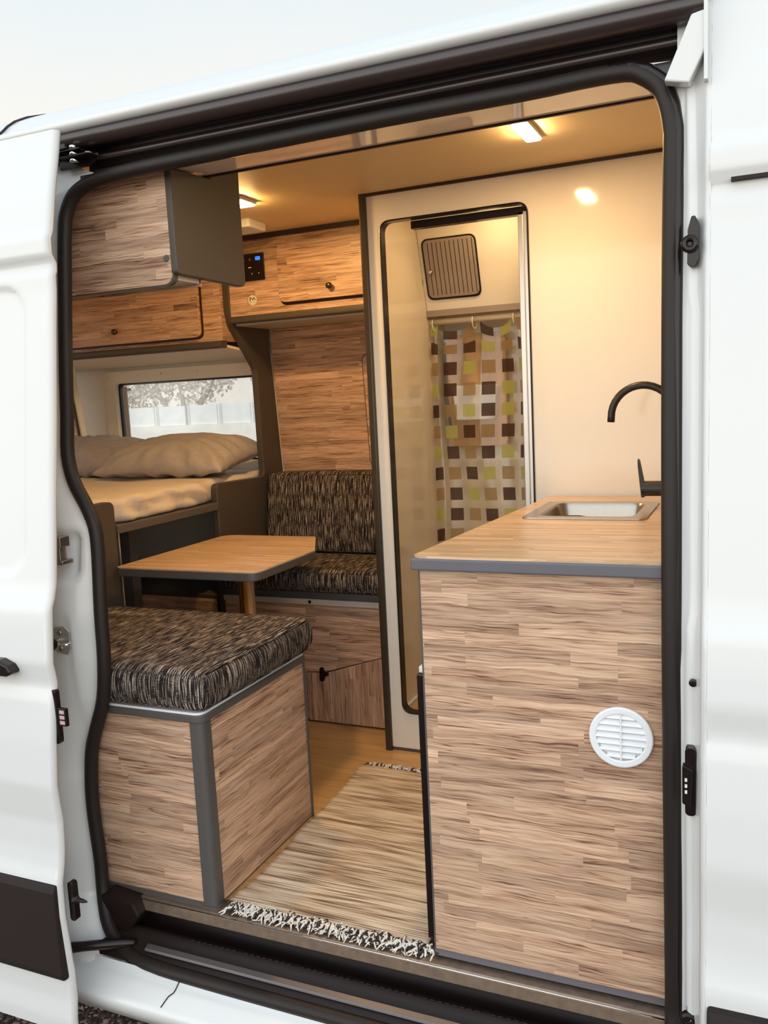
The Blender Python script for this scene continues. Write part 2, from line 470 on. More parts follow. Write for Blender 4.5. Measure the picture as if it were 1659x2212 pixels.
def smooth_path(pts, k=4):
    out = []
    P = [Vector(p) for p in pts]
    for i in range(len(P) - 1):
        a = P[max(i - 1, 0)]; b = P[i]; c = P[i + 1]; d = P[min(i + 2, len(P) - 1)]
        for j in range(k):
            t = j / k
            out.append(.5 * ((2 * b) + (-a + c) * t + (2 * a - 5 * b + 4 * c - d) * t * t + (-a + 3 * b - 3 * c + d) * t ** 3))
    out.append(P[-1]); return out

seal_path = ([(.02, -.086, -.115), (-.4, -.086, -.114), (-.8, -.086, -.113), (-1.15, -.085, -.112), (-1.33, -.080, -.110), (-1.42, -.062, -.098), (-1.475, -.042, -.065), (-1.502, -.022, -.015), (-1.511, -.012, .04)]
             + [(x, seal_y(z), z) for x, z in SEAL_L + SEAL_T + SEAL_R] + [(-.139, -.012, .02), (-.138, -.03, -.05), (-.12, -.06, -.10)])
build('door_seal', lambda bm: tube(bm, smooth_path(seal_path, 3), .0165, 12, sx=1., sy=1.), M['rubber'], van, smooth=True)
# flat rubber lip of the seal, a second softer ridge just outside the bulb
lip = [(-.26, 1.7525), (-.222, 1.752), (-.192, 1.741), (-.163, 1.716), (-.149, 1.682), (-.142, 1.640), (-.1415, 1.60)] + SEAL_R
build('seal_lip', lambda bm: tube(bm, [(x + .0095, seal_y(z) - .003, z + (.006 if z > 1.7 else 0)) for x, z in lip] + [(-.130, -.012, .02), (-.129, -.03, -.05), (-.11, -.06, -.10)], .0115, 8), M['gloss_black'], van, smooth=True)

# roof skin with its gutter lip
ROOF = [(.075, 1.842), (.052, 1.842), (.042, 1.848), (.039, 1.855), (.041, 1.861), (.048, 1.866), (.058, 1.874), (.075, 1.890), (.10, 1.908), (.14, 1.928), (.20, 1.950), (.30, 1.978), (.45, 2.006), (.65, 2.028), (.9, 2.036), (1.2, 2.03), (1.5, 1.99), (1.7, 1.88), (1.76, 1.6)]
build('roof_skin', lambda bm: ribbon(bm, ROOF, -3.5, -.083, 8), M['paint'], van, smooth=True)
build('roof_seam', lambda bm: tube(bm, [(-1.66, y - .001, z + .001) for y, z in ROOF[5:13]], .0035, 6), M['darkgap'], van)
# header rail above the doorway
RAIL = [(.070, 1.845), (.052, 1.841), (.046, 1.832), (.048, 1.820), (.060, 1.808), (.074, 1.806), (.080, 1.814), (.120, 1.818), (.128, 1.810), (.118, 1.797), (.098, 1.796), (.094, 1.790),
        (.100, 1.784), (.150, 1.782), (.158, 1.772), (.150, 1.764), (.118, 1.766), (.100, 1.764), (.094, 1.754), (.092, 1.738)]
M['rail'] = plain('satin_black_rail', (.032, .020, .018), .33, spec=.7)
build('header_rail', lambda bm: (ribbon(bm, RAIL[:13], -1.75, -.088, 6), ribbon(bm, RAIL[12:], -1.47, -.088, 6)), M['rail'], van, smooth=True)
build('rail_end_plate', lambda bm: box(bm, -.088, -.082, .035, .20, 1.70, 1.836), M['paint'], van)
build('rail_end_plate', lambda bm: box(bm, -1.76, -1.745, .05, .20, 1.70, 1.836), M['paint'], van)

# rear pillar: white pressed sheet left of the doorway
SL = [(-.20, -1.30), (-.16, -1.36), (-.12, -1.42), (-.09, -1.46), (-.05, -1.488), (0, -1.504), (.04, -1.511)] + [(z, x) for x, z in SEAL_L] + [(1.746, -1.405), (1.765, -1.46), (1.80, -1.52)]
def rear_pillar(u, v):
    z = -.20 + 2.0 * v
    s = u * .34
    x0 = interp(SL, z) + .006
    y = seal_y(z) + .004
    y -= .050 * (1 - math.exp(-(s / .05) ** 2)) * max(0., min(1., (1.74 - z) / .12)) * (1 if z < .8 else max(.45, 1 - (z - .8) * .8))
    if z < .0: y -= .055 * min(1, (-z) / .12)
    # pressed pockets
    def pocket(xa, xb, za, zb, d):
        x = x0 - s
        f = lambda t, a, b, w: max(0., min(1., (t - a) / w, (b - t) / w))
        q = f(x, xa, xb, .018) * f(z, za, zb, .03)
        return d * q * q * (3 - 2 * q)
    y += pocket(-1.75, -1.475, .80, .935, .020) + pocket(-1.75, -1.495, .30, .74, .006) + pocket(-1.70, -1.56, 1.35, 1.66, .010)
    return (x0 - s, y, z)
build('rear_pillar', lambda bm: grid(bm, 44, 170, rear_pillar), M['paint'], van, smooth=True)
# hidden body side behind the open door
build('rear_side_panel', lambda bm: grid(bm, 4, 90, lambda u, v: (-3.5 + 1.85 * u, skin(-.24 + 2.1 * v) + .02, -.24 + 2.1 * v)), M['paint'], van, smooth=True)

stk = build('striker_plate', lambda bm: prism(bm, rpoly([(-1.537, .640), (-1.500, .634), (-1.490, .65), (-1.490, .692), (-1.504, .703), (-1.537, .70)], .006, 4), 'Y', -.0635, -.0585), M['alu'], van, bevel=.001)
build('striker_loop', lambda bm: tube(bm, smooth_path([(-1.528, -.064, .668), (-1.518, -.078, .668), (-1.492, -.092, .668), (-1.478, -.090, .668), (-1.476, -.080, .668), (-1.495, -.066, .668)], 4), .0042, 8), M['chrome'], stk, smooth=True)
for z in (.688, .650):
    build('striker_screw', lambda bm: lathe(bm, [(.0075, 0), (.0065, -.004), (.003, -.0045), (.002, -.003)], (-1.518, -.0635, z), 'Y', 14), M['steel'], stk, smooth=True)
hb = build('stop_bracket', lambda bm: (box(bm, -1.518, -1.492, -.062, -.030, .892, .917), box(bm, -1.513, -1.500, -.057, -.035, .858, .893), prism(bm, rrect(-1.522, -1.490, .850, .861, .004), 'Y', -.062, -.025)), M['steel'], van, bevel=.002)
build('rubber_stop', lambda bm: lathe(bm, [(.006, 0), (.006, -.012), (.004, -.016)], (-1.541, .03, 1.452), 'Y', 14), M['rubber'], van, smooth=True)

# front pillar right of the doorway
PIL = [(-.134, 0.), (-.124, .06), (-.118, .10), (-.114, .30), (-.109, .36), (-.103, .38), (-.100, .36), (-.098, .42), (-.090, .70), (-.086, .90), (-.082, .98), (-.077, 1.), (-.0765, 1.)]
def front_pillar(bm):
    nz = 80
    rows = []
    for j in range(nz + 1):
        z = -.24 + 2.09 * j / nz
        yi, yo = seal_y(z) - .004, skin(z)
        if z < 0: yi -= .06 * min(1, -z / .12)
        w = max(0., min(1., (1.47 - z) / .02)) * max(0., min(1., (z - 1.36) / .05))
        row = []
        for x, t in PIL:
            y = yi + (yo - yi) * t
            xx = x
            if .25 < t < .5: xx += .006 * math.sin(max(0., min(1., (1.75 - z) / .35)) * math.pi * .5) - .006 + (.004 if .78 < z < 1.35 else 0.)
            row.append(bm.verts.new((xx, y, z)))
        rows.append(row)
    for A, Bq in zip(rows, rows[1:]):
        for k in range(len(PIL) - 1): bm.faces.new((A[k], A[k + 1], Bq[k + 1], Bq[k]))
fp = build('front_pillar', front_pillar, M['paint'], van, smooth=True)
def corner_sheet(bm):
    out = [(-.085, 1.80), (-.085, 1.50), (-.134, 1.50)] + [(x + .006, z + .006) for x, z in SEAL_T[::-1] if x > -.32] + [(-.30, 1.772), (-.125, 1.757), (-.11, 1.80)]
    vs = [bm.verts.new((x, seal_y(z) + .006, z)) for x, z in out]
    es = [bm.edges.new((vs[i], vs[(i + 1) % len(vs)])) for i in range(len(vs))]
    bmesh.ops.triangle_fill(bm, use_beauty=True, edges=es)
build('pillar_gusset', corner_sheet, M['paint'], van)
build('rail_bracket', lambda bm: (prism(bm, [(-.084, 1.812), (-.108, 1.808), (-.152, 1.710), (-.112, 1.700), (-.086, 1.75)], 'Y', .040, .070)), M['paint'], van, bevel=.003)

def buffer(bm, x, z, s=1.):
    y = seal_y(z) - .030
    prism(bm, rpoly([(x - .009, z - .036), (x - .003, z - .042), (x + .004, z - .042), (x + .010, z - .030), (x + .010, z + .030), (x + .004, z + .042), (x - .002, z + .042), (x - .008, z + .02)], .003, 3), 'Y', y - .012, y + .02)
    lathe(bm, [(.015, .0), (.015, -.010), (.011, -.014), (.006, -.013), (.004, -.009)], (x - .004, y - .008, z - .004), 'Y', 20)
for z in (1.438, .055):
    build('door_buffer', lambda bm: buffer(bm, -.105, z), M['gloss_black'], fp, smooth=False, bevel=.001)
cp = build('contact_plate', lambda bm: (prism(bm, rrect(-.114, -.096, .448, .573, .009), 'Y', -.062, -.030), prism(bm, rpoly([(-.118, .475), (-.104, .467), (-.100, .536), (-.118, .545)], .003, 3), 'Y', -.072, -.055)), M['gloss_black'], fp, bevel=.001)
build('contact_pin', lambda bm: [box(bm, -.1135, -.1095, -.0735, -.071, q, q + .006) for q in (.494, .505, .516)], M['markwhite'], fp)
build('drain_plug', lambda bm: lathe(bm, [(.007, 0), (.007, -.004), (.004, -.005)], (-.101, -.050, .688), 'Y', 14), M['gloss_black'], fp)

# front body side right of the doorway
def side_grid(x0, x1, off, nz=150, za=-.26, zb=1.87, nx=10, extra=None):
    def fn(u, v):
        x = x0 + (x1 - x0) * u; z = za + (zb - za) * v
        y = skin(z) + off
        if extra: y += extra(x, z)
        return (x, y, z)
    return lambda bm: grid(bm, nx, nz, fn)
fsp = build('front_side_panel', side_grid(-.077, .75, 0.), M['paint'], van, smooth=True)
build('panel_gap', lambda bm: prism(bm, [(1.527, .020), (1.534, .020), (1.534, .0335), (1.527, .0335)][::-1] and [(.0175, 1.528), (.0175, 1.534), (.04, 1.534), (.04, 1.528)], 'X', -.045, .75), M['darkgap'], fsp)
build('side_moulding', lambda bm: prism(bm, [(-.10, -.06), (-.146, -.055), (-.154, -.03), (-.154, .125), (-.146, .143), (-.10, .148)], 'X', -.074, .75), M['moulding'], fsp, bevel=.006)

# rocker and step under the doorway
ROCK = [(-.092, -.112), (-.098, -.119), (-.112, -.128), (-.120, -.131), (-.127, -.138), (-.150, -.150), (-.158, -.158), (-.160, -.168), (-.154, -.185), (-.14, -.21), (-.09, -.235)]
build('rocker_panel', lambda bm: ribbon(bm, ROCK, -1.9, .75, 6), M['paint'], van, smooth=True)
build('rocker_seam', lambda bm: tube(bm, [(-1.225, y - .0008, z + .0010) for y, z in ROCK[0:4]] + [(-1.235, ROCK[4][0] - .001, ROCK[4][1] + .0013), (-1.238, -.139, -.1430), (-1.24, ROCK[5][0] - .001, ROCK[5][1] + .0014)], .0014, 5), M['darkgap'], van)
STEP = [(.010, -.030), (.045, -.034), (.05, -.088), (.006, -.084), (-.004, -.072), (-.014, -.066), (-.026, -.066), (-.032, -.074), (-.046, -.082), (-.054, -.088), (-.072, -.094), (-.086, -.112)]
st = build('step_tread', lambda bm: ribbon(bm, STEP, -1.50, .1, 4), M['blackplastic'], van, smooth=True)
rib0 = None
for i in range(62):
    if i % 9 == 8: continue
    if rib0 is None:
        rib0 = build('tread_rib', lambda bm: box(bm, -1.24, -1.228, -.0245, -.0155, -.0665, -.0630), M['gloss_black'], st, bevel=.0008)
    else:
        rb = rib0.copy(); COL.objects.link(rb); rb.location.x += i * .0165
build('step_corner', lambda bm: (prism(bm, rpoly([(-1.50, -.085), (-1.42, -.075), (-1.385, -.03), (-1.40, .0), (-1.50, .01)], .01, 3), 'Y', -.035, .035)), M['blackplastic'], st, bevel=.004)
build('step_strip', lambda bm: prism(bm, [(-.052, -.080), (-.054, -.076), (-.068, -.080), (-.070, -.086), (-.052, -.09)], 'X', -1.345, .1), plain('dull_step_metal', (.16, .15, .16), .4, metal=.7), st, bevel=.001)
build('entry_sill_strip', lambda bm: prism(bm, [(.052, .0005), (.004, .0005), (-.002, -.003), (-.0055, -.029), (.012, -.031), (.05, -.004)], 'X', -1.415, .1), M['sill'], van, bevel=.0012)

build('sill_glint_bead', lambda bm: tube(bm, [(-1.412, -.0022, -.0012), (.1, -.0022, -.0012)], .0019, 8), M['chrome'], van, smooth=True)  # chrome bead added to draw the bright highlight line along the sill

# ------------------------------------------------------------------ sliding door, slid back along the outside
door = thing('van_sliding_door', 'white sliding door of the van, slid open, black handle and lower moulding', 'van door', (-1.42, -.2, -.2))
def recess(x, z):
    # pressed window-shaped recess with rounded front corners
    xr, zt, zb, r = -1.488, 1.493, .845, .07
    dx = xr - x; dz = min(zt - z, z - zb)
    if dx < 0 or dz < 0: return 0.
    if dx < r and dz < r:
        d = r - math.hypot(r - dx, r - dz)
    else: d = min(dx, dz)
    q = max(0., min(1., d / .014)); return .007 * q * q * (3 - 2 * q)
def door_skin(bm):
    vs = grid(bm, 90, 230, lambda u, v: (-1.427 - (1 - u) ** 1.5 * 1.3, skin(-.20 + 2.02 * v) - .112 + recess(-1.427 - (1 - u) ** 1.5 * 1.3, -.20 + 2.02 * v), -.20 + 2.02 * v))
    # returned front edge
    prev = vs[90]
    for dx, dy in ((.003, .0007), (.0065, .0028), (.0095, .0075), (.011, .013), (.0095, .018), (.0, .021), (-.03, .023)):
        cur = [bm.verts.new((-1.427 + dx, v.co.y * 0 + skin(v.co.z) - .112 + dy, v.co.z)) for v in vs[90]]
        for j in range(len(cur) - 1): bm.faces.new((prev[j], cur[j], cur[j + 1], prev[j + 1]))
        prev = cur
build('door_skin', door_skin, M['paint'], door, smooth=True)
build('inner_frame', lambda bm: grid(bm, 6, 100, lambda u, v: (-1.475 - .9 * u, skin(-.18 + 1.98 * v) - .075, -.18 + 1.98 * v)), M['paint'], door, smooth=True)
build('side_moulding', lambda bm: prism(bm, [(-.222, -.066), (-.248, -.064), (-.254, -.045), (-.254, .150), (-.247, .166), (-.222, .170)], 'X', -2.6, -1.4215), M['moulding'], door, bevel=.005)
hd = build('door_handle', lambda bm: prism(bm, rpoly([(-1.70, .632), (-1.52, .632), (-1.502, .640), (-1.512, .658), (-1.54, .668), (-1.70, .668)], .008, 4), 'Y', -.232, -.198), M['gloss_black'], door, bevel=.005, seg=3)
dc = build('contact_block', lambda bm: (prism(bm, rrect(-1.432, -1.412, .477, .602, .009), 'X' if 0 else 'Y', -.200, -.186), box(bm, -1.412, -1.388, -.199, -.190, .520, .561)), M['gloss_black'], door, bevel=.0015)
for q in (.525, .537, .549):
    build('contact_pad', lambda bm: box(bm, -1.405, -1.392, -.2005, -.198, q, q + .008), plain('pink_contact', (.55, .36, .36), .4) if q < .53 else bpy.data.materials['pink_contact'], dc)
build('buffer_stud', lambda bm: (prism(bm, rrect(-1.418, -1.402, .067, .160, .008), 'Y', -.216, -.200), lathe(bm, [(.012, 0), (.009, .006), (.0055, .010), (.0045, .024), (.0015, .036)], (-1.406, -.209, .117), 'X', 12)), M['gloss_black'], door, bevel=.001)
build('stop_pad', lambda bm: lathe(bm, [(.010, 0), (.014, .004), (.014, .010), (.010, .013)], (-1.458, -.155, .690), 'X', 16), M['gloss_black'], door, smooth=True)
arm = build('upper_roller_arm', lambda bm: (box(bm, -1.60, -1.455, .035, .055, 1.800, 1.812), prism(bm, rpoly([(-1.512, 1.768), (-1.43, 1.766), (-1.395, 1.778), (-1.395, 1.792), (-1.512, 1.803)], .003, 3), 'Y', .074, .080), box(bm, -1.52, -1.42, .040, .085, 1.796, 1.800), box(bm, -1.48, -1.395, .040, .080, 1.782, 1.786)), M['gloss_black'], door, bevel=.0012)
build('roller_bolt', lambda bm: [lathe(bm, [(.010, 0), (.010, .006), (.006, .010)], (-1.445, .050, z), 'Z', 14) for z in (1.8005, 1.7865, 1.771)], M['chrome'], arm, smooth=True)
build('roller_wheel', lambda bm: lathe(bm, [(.013, 0), (.014, .003), (.014, .010), (.012, .012)], (-1.418, .07, 1.783), 'Z', 16), M['steel'], arm, smooth=True)
build('lower_roller_arm', lambda bm: tube(bm, smooth_path([(-1.56, -.155, -.078), (-1.49, -.118, -.076), (-1.42, -.075, -.080), (-1.385, -.05, -.086)], 4), [.013] * 4 + [.012] * 6 + [.011, .010, .007], 8), M['gloss_black'], door, smooth=True)

# ------------------------------------------------------------------ room shell
struct('floor', lambda bm: box(bm, -3.4, .6, .0495, 1.72, -.03, 0.), M['floorwood'], 'golden vinyl plank floor inside the van')
struct('ceiling', lambda bm: box(bm, -3.4, .6, .30, 1.70, 1.845, 1.862), M['ceiling'], 'warm beige ceiling board with two lit lamps')
struct('trim_1', lambda bm: prism(bm, [(.105, 1.755), (.30, 1.768), (.30, 1.774), (.105, 1.762)], 'X', -1.62, .5), M['cove'], 'glossy white cove strip above the doorway', bevel=.001)
struct('trim_2', lambda bm: box(bm, -1.62, .5, .3005, .308, 1.764, 1.845), M['tapplastic'], 'dark edge strip between cove and ceiling')
FW = [(-3.4, 0.), (-1.90, 0.), (-1.90, 1.845), (-3.4, 1.845)]
wf = struct('wall_far', lambda bm: plate_hole(bm, FW, [rrect(-2.77, -1.99, .96, 1.333, .02)], 'Y', 1.69, 1.72), M['cream'], 'cream wall board around the bed window')
struct('wall_far_lining', lambda bm: box(bm, -1.90, .6, 1.70, 1.72, 0., 1.845), M['cream'])
struct('wall_rear', lambda bm: plate_hole(bm, [(.09, 0.), (1.72, 0.), (1.72, 1.845), (.09, 1.845)], [rrect(.20, .84, 1.02, 1.62, .05), rrect(.96, 1.60, 1.02, 1.62, .05)], 'X', -3.42, -3.40), M['cream'])  # openings cut for the added rear windows
w2 = struct('added_window_2', lambda bm: plate_hole(bm, rrect(.185, .855, 1.005, 1.635, .06), [rrect(.21, .83, 1.03, 1.61, .05)], 'X', -3.425, -3.395), M['gloss_black'], 'unseen rear window added to let daylight onto the bed')  # both rear windows are added, unseen, to bring fill light to the bed
w3 = struct('added_window_3', lambda bm: plate_hole(bm, rrect(.945, 1.615, 1.005, 1.635, .06), [rrect(.97, 1.59, 1.03, 1.61, .05)], 'X', -3.425, -3.395), M['gloss_black'], 'second unseen rear window added for daylight on the bed')
build('pane', lambda bm: prism(bm, rrect(.21, .83, 1.03, 1.61, .05), 'X', -3.412, -3.408), M['pane'], w2)
build('pane', lambda bm: prism(bm, rrect(.97, 1.59, 1.03, 1.61, .05), 'X', -3.412, -3.408), M['pane'], w3)
struct('wall_near', lambda bm: box(bm, -3.4, -1.95, .09, .11, 0., 1.845), M['cream'])
wpn = struct('wall_front', lambda bm: box(bm, .60, .62, .05, 1.72, 0., 1.845), M['cream'])

win = struct('window_1', lambda bm: plate_hole(bm, rrect(-2.832, -1.94, .89, 1.386, .03), [rrect(-2.768, -1.992, .962, 1.330, .018)], 'Y', 1.668, 1.692), M['cream'], 'hinged acrylic window beside the bed, trees and fence beyond', bevel=.006)
build('window_frame', lambda bm: plate_hole(bm, rrect(-2.772, -1.988, .958, 1.334, .02), [rrect(-2.760, -2.00, .970, 1.322, .016)], 'Y', 1.690, 1.715), M['gloss_black'], win)
build('pane', lambda bm: box(bm, -2.765, -1.995, 1.706, 1.710, .965, 1.327), M['pane'], win)
build('window_stay', lambda bm: (box(bm, -2.750, -2.728, 1.698, 1.705, .97, 1.315), box(bm, -2.745, -2.700, 1.690, 1.700, 1.296, 1.306)), M['greylight'], win, bevel=.002)
for x, z in ((-2.805, 1.363), (-2.635, 1.364), (-2.50, 1.364), (-2.30, 1.364), (-2.818, 1.30), (-2.815, 1.13)):
    build('screw_cap', lambda bm: lathe(bm, [(.006, 0), (.005, -.003), (.002, -.004)], (x, 1.668, z), 'Y', 10), M['cream'], win, smooth=True)

# partition with the shower doorway
SW_OUT = [(-1.150, .012), (.60, .012), (.60, 1.838), (-1.150, 1.838)]
DOORHOLE = rrect(-1.103, -.630, .140, 1.754, .035, 8)
struct('wall_partition', lambda bm: plate_hole(bm, SW_OUT, [DOORHOLE], 'Y', 1.02, 1.045), M['showerwall'], 'glossy white partition with the shower doorway')
struct('trim_3', lambda bm: prism(bm, rpoly([(-1.172, 1.008), (-1.148, 1.008), (-1.148, 1.05), (-1.172, 1.05)], .006, 4), 'Z', 0., 1.845), plain('dark_bronze_profile', (.060, .045, .030), .3, metal=.3), 'dark corner post at the partition edge')
struct('trim_4', lambda bm: box(bm, -1.15, .6, 1.012, 1.019, 1.836, 1.845), M['tapplastic'], 'dark joint between partition and ceiling')
struct('baseboard_1', lambda bm: box(bm, -1.148, .6, 1.021, 1.044, 0., .012), M['edge'])
d1 = struct('door_1', lambda bm: plate_hole(bm, rrect(-1.1055, -.6275, .1375, 1.7565, .037, 8), [rrect(-1.1005, -.6325, .1425, 1.7515, .033, 8)], 'Y', 1.012, 1.050), M['gloss_black'], 'dark gasket and rails of the shower doorway', bevel=.002)
build('door_track', lambda bm: (box(bm, -1.010, -.640, 1.046, 1.075, 1.726, 1.749)), M['gloss_black'], d1)
build('door_jamb', lambda bm: (box(bm, -.668, -.650, 1.046, 1.060, .145, 1.735), box(bm, -.650, -.633, 1.040, 1.075, .145, 1.735)), M['alu'], d1, bevel=.003)

# shower cell
struct('wall_shower_left', lambda bm: box(bm, -1.165, -1.120, 1.046, 1.70, 0., 1.845), M['creamgloss'], 'glossy cream side wall of the shower')
struct('wall_shower_back', lambda bm: box(bm, -1.12, .6, 1.64, 1.70, 0., 1.845), M['creamgloss'])
struct('floor_shower', lambda bm: box(bm, -1.12, .6, 1.046, 1.64, .0, .135), M['floorwood'], 'wooden floor of the shower cell')
struct('baseboard_shower', lambda bm: tube(bm, [(-1.114, 1.05, .139), (-1.114, 1.64, .139)], .006, 8), M['whiteplastic'])

blk = thing('shower_locker', 'cream overhead locker in the shower with a taupe roll-front door', 'locker', (-.8, 1.5, 1.5))
def by(z): return 1.455 - (z - 1.50) * .29
build('body', lambda bm: prism(bm, [(by(1.505), 1.505), (1.64, 1.505), (1.64, 1.844), (by(1.844), 1.844)], 'X', -1.1195, .2), M['cream'], blk, bevel=.004)
def tamb(bm, x0, x1, z0, z1, d, r=.02):
    p = rrect(x0, x1, z0, z1, r)
    A = [bm.verts.new((x, by(z) - d, z)) for x, z in p]; Bq = [bm.verts.new((x, by(z) + .004, z)) for x, z in p]
    n = len(p); bm.faces.new(A); bm.faces.new(Bq[::-1])
    for i in range(n): bm.faces.new((A[i], Bq[i], Bq[(i + 1) % n], A[(i + 1) % n]))
build('door_frame', lambda bm: tamb(bm, -1.105, -.903, 1.545, 1.752, .006, .026), M['gloss_black'], blk, bevel=.002)
td = build('locker_door', lambda bm: tamb(bm, -1.098, -.908, 1.551, 1.746, .009, .022), M['tambour'], blk, bevel=.002)
for i in range(11):
    x = -1.081 + i * .0163
    build('slat_groove', lambda bm: prism(bm, [(by(1.56) - .0097, 1.56), (by(1.737) - .0097, 1.737), (by(1.737) - .008, 1.737), (by(1.56) - .008, 1.56)], 'X', x, x + .0022), M['gloss_black'], td)
build('knob', lambda bm: lathe(bm, [(.007, 0), (.008, -.008), (.006, -.014), (.002, -.016)], (-1.078, by(1.64) - .009, 1.638), 'Y', 14), M['chrome'], td, smooth=True)
build('bottom_rail', lambda bm: box(bm, -1.1195, .2, by(1.505) - .004, by(1.505) + .012, 1.488, 1.510), M['tambour'], blk)

rod = tag(build('curtain_rod', lambda bm: tube(bm, [(-1.1195, 1.475, 1.470), (.2, 1.475, 1.470)], .0115, 14), plain('cream_rod', (.72, .62, .46), .35), smooth=True), 'cream rod carrying the checkered shower curtain', 'curtain rod')
for i, x in enumerate((-1.098, -.945, -.795)):
    a = -.25
    o = build('curtain_ring', lambda bm: tube(bm, [(x + .003 * math.sin(q), 1.475 + .019 * math.sin(q), 1.462 + .026 * math.cos(q)) for q in [2 * math.pi * k / 22 for k in range(20)]], .0026, 6), plain('ivory_ring', (.78, .72, .50), .35) if i == 0 else bpy.data.materials['ivory_ring'], smooth=True)
    tag(o, ['ivory hook at the curtain corner beside the glossy shower wall', 'ivory hook in the middle of the shower rod', 'ivory hook on the rod nearest the aluminium jamb'][i], 'curtain hook', 'hooks on the shower rod')

# checkered curtain: a folded path in plan carries columns of coloured squares
PITCH, SQ = .0705, .047
ROWS = ['LBTBLT', 'BTBLTB', 'TBLTBL', 'LBTBLT', 'BTLBLB', 'TLBTBT', 'LBTBLB', 'BTBLTL', 'TBLTBT', 'LBTBLB', 'BTLBTL', 'TLBLBT', 'LBTTLB', 'BTLBTL', 'TBTLBT', 'LBLTBL', 'BTBLTB', 'TLTBLT']
def curtain(bm):
    us = [0.]; tags = [None]
    # column edges along the path
    cols = []
    s = .0
    seq = []
    seq.append(('g', .018)); 
    for k in range(6):
        seq.append(('s', k, SQ)); seq.append(('g', PITCH - SQ))
    for q in seq:
        n = 3 if q[0] == 's' else 2
        w = q[-1]
        for i in range(n):
            us.append(us[-1] + w / n); tags.append(q[1] if q[0] == 's' else None)
    vs_z = [1.447 + .028]; vt = [None]
    top = 1.476
    zz = [top]; zt = []
    for r in range(18):
        zz_c = .988 + (6 - r) * .0775
        z1, z0 = zz_c + .0235, zz_c - .0235
        if z1 < zz[-1] - 1e-4:
            zz += [(zz[-1] + z1) / 2, z1]; zt += [None, None]
        base = zz[-1]
        for i in range(3):
            zz.append(base + (z0 - base) * (i + 1) / 3); zt.append(r)
    SG = .018 + PITCH
    def pos(s, z):
        d = (1.47 - z)
        # first strip folds back towards the viewer along the side wall, the rest hangs in soft waves
        if s < .058:
            x = -1.112 + .22 * s; y = 1.425 + s * .95
        else:
            x = -1.0993 + (s - .058); y = 1.480
        soft = min(1., max(0., d / .35))
        y += (.010 * math.sin(s * 44 + .6) * (1 - .55 * soft) + .006 * math.sin(s * 23 + z * 6)) + .012 * math.exp(-((s - .12) / .03) ** 2) * (1 - soft)
        # sag between the hooks
        hook = min(abs(s - .03), abs(s - .213), abs(s - .363))
        zz_ = z - .030 * (1 - math.exp(-(hook / .035) ** 2)) * max(0., 1 - d / .12) - .010 * max(0., 1 - d / .1)
        x += .005 * math.sin(z * 9 + s * 8) * (1 if s > .06 else .3)
        return (x, y, zz_)
    V = [[bm.verts.new(pos(u, z)) for z in zz] for u in us]
    for i in range(len(us) - 1):
        for j in range(len(zz) - 1):
            f = bm.faces.new((V[i][j], V[i + 1][j], V[i + 1][j + 1], V[i][j + 1]))
            k, r = tags[i + 1], zt[j]
            f.material_index = 0 if (k is None or r is None) else {'B': 1, 'T': 2, 'L': 3}[ROWS[r][k]]
tag(build('shower_curtain', curtain, [M['film'], M['sq_brown'], M['sq_tan'], M['sq_lime']], smooth=True), 'clear shower curtain with brown, tan and lime squares hanging in the cell', 'shower curtain')

wpanel = thing('shower_wall_unit', 'rounded honey wood board behind the checkered curtain with white box', 'wall unit', (-.98, 1.62, 1.2))
build('board', lambda bm: prism(bm, rrect(-1.100, -.865, 1.003, 1.428, .035, 6), 'Y', 1.592, 1.612), M['boardwood'], wpanel, bevel=.003)
build('mounting_frame', lambda bm: box(bm, -1.07, -.90, 1.612, 1.64, 1.06, 1.36), M['whiteplastic'], wpanel)
build('white_box', lambda bm: prism(bm, rpoly([(-1.052, 1.105), (-.905, 1.105), (-.890, 1.235), (-1.066, 1.235)], .012, 4), 'Y', 1.545, 1.592), M['whiteplastic'], wpanel, bevel=.004)
tag(build('shower_hose', lambda bm: tube(bm, smooth_path([(-1.105, 1.60, 1.40), (-1.104, 1.585, 1.28), (-1.096, 1.585, 1.15), (-1.088, 1.585, 1.06)], 4), .006, 8), M['blackmetal'], smooth=True), 'thin dark hose hanging beside the honey wood board', 'hose')

# ------------------------------------------------------------------ bench by the doorway
bench = thing('bench', 'oak laminate bench box by the doorway with rounded grey corner post', 'bench', (-1.55, .26, 0))
build('front_panel', lambda bm: box(bm, -1.90, -1.222, .018, .034, .012, .468), M['wood'], bench)
build('side_panel', lambda bm: box(bm, -1.206, -1.190, .045, .506, .006, .470), M['wood_in'], bench)
build('rear_panel', lambda bm: box(bm, -1.90, -1.206, .492, .508, .0, .468), M['wood'], bench)
build('corner_post', lambda bm: prism(bm, rpoly([(-1.224, .015), (-1.188, .015), (-1.188, .050), (-1.206, .050), (-1.206, .034), (-1.224, .034)], [0, .022, 0, 0, 0, 0], 8), 'Z', 0., .470), M['edge'], bench, smooth=False)
build('top_rim', lambda bm: prism(bm, rpoly([(-1.90, .010), (-1.184, .010), (-1.184, .512), (-1.90, .512)], [0, .028, .004, 0], 8), 'Z', .468, .487), M['edge'], bench, bevel=.005, seg=3)
build('rim_highlight_strip', lambda bm: prism(bm, rpoly([(-1.90, .014), (-1.189, .014), (-1.189, .510), (-1.90, .510)], [0, .026, .004, 0], 8), 'Z', .487, .4925), M['whiteplastic'], bench)
build('base_trim', lambda bm: (box(bm, -1.90, -1.224, .014, .020, .0, .013), prism(bm, rpoly([(-1.228, .012), (-1.184, .012), (-1.184, .052), (-1.228, .052)], [0, .022, 0, 0], 6), 'Z', 0., .006)), M['edge'], bench)
build('rear_edge_strip', lambda bm: box(bm, -1.192, -1.1865, .503, .512, .0, .468), M['edge'], bench)
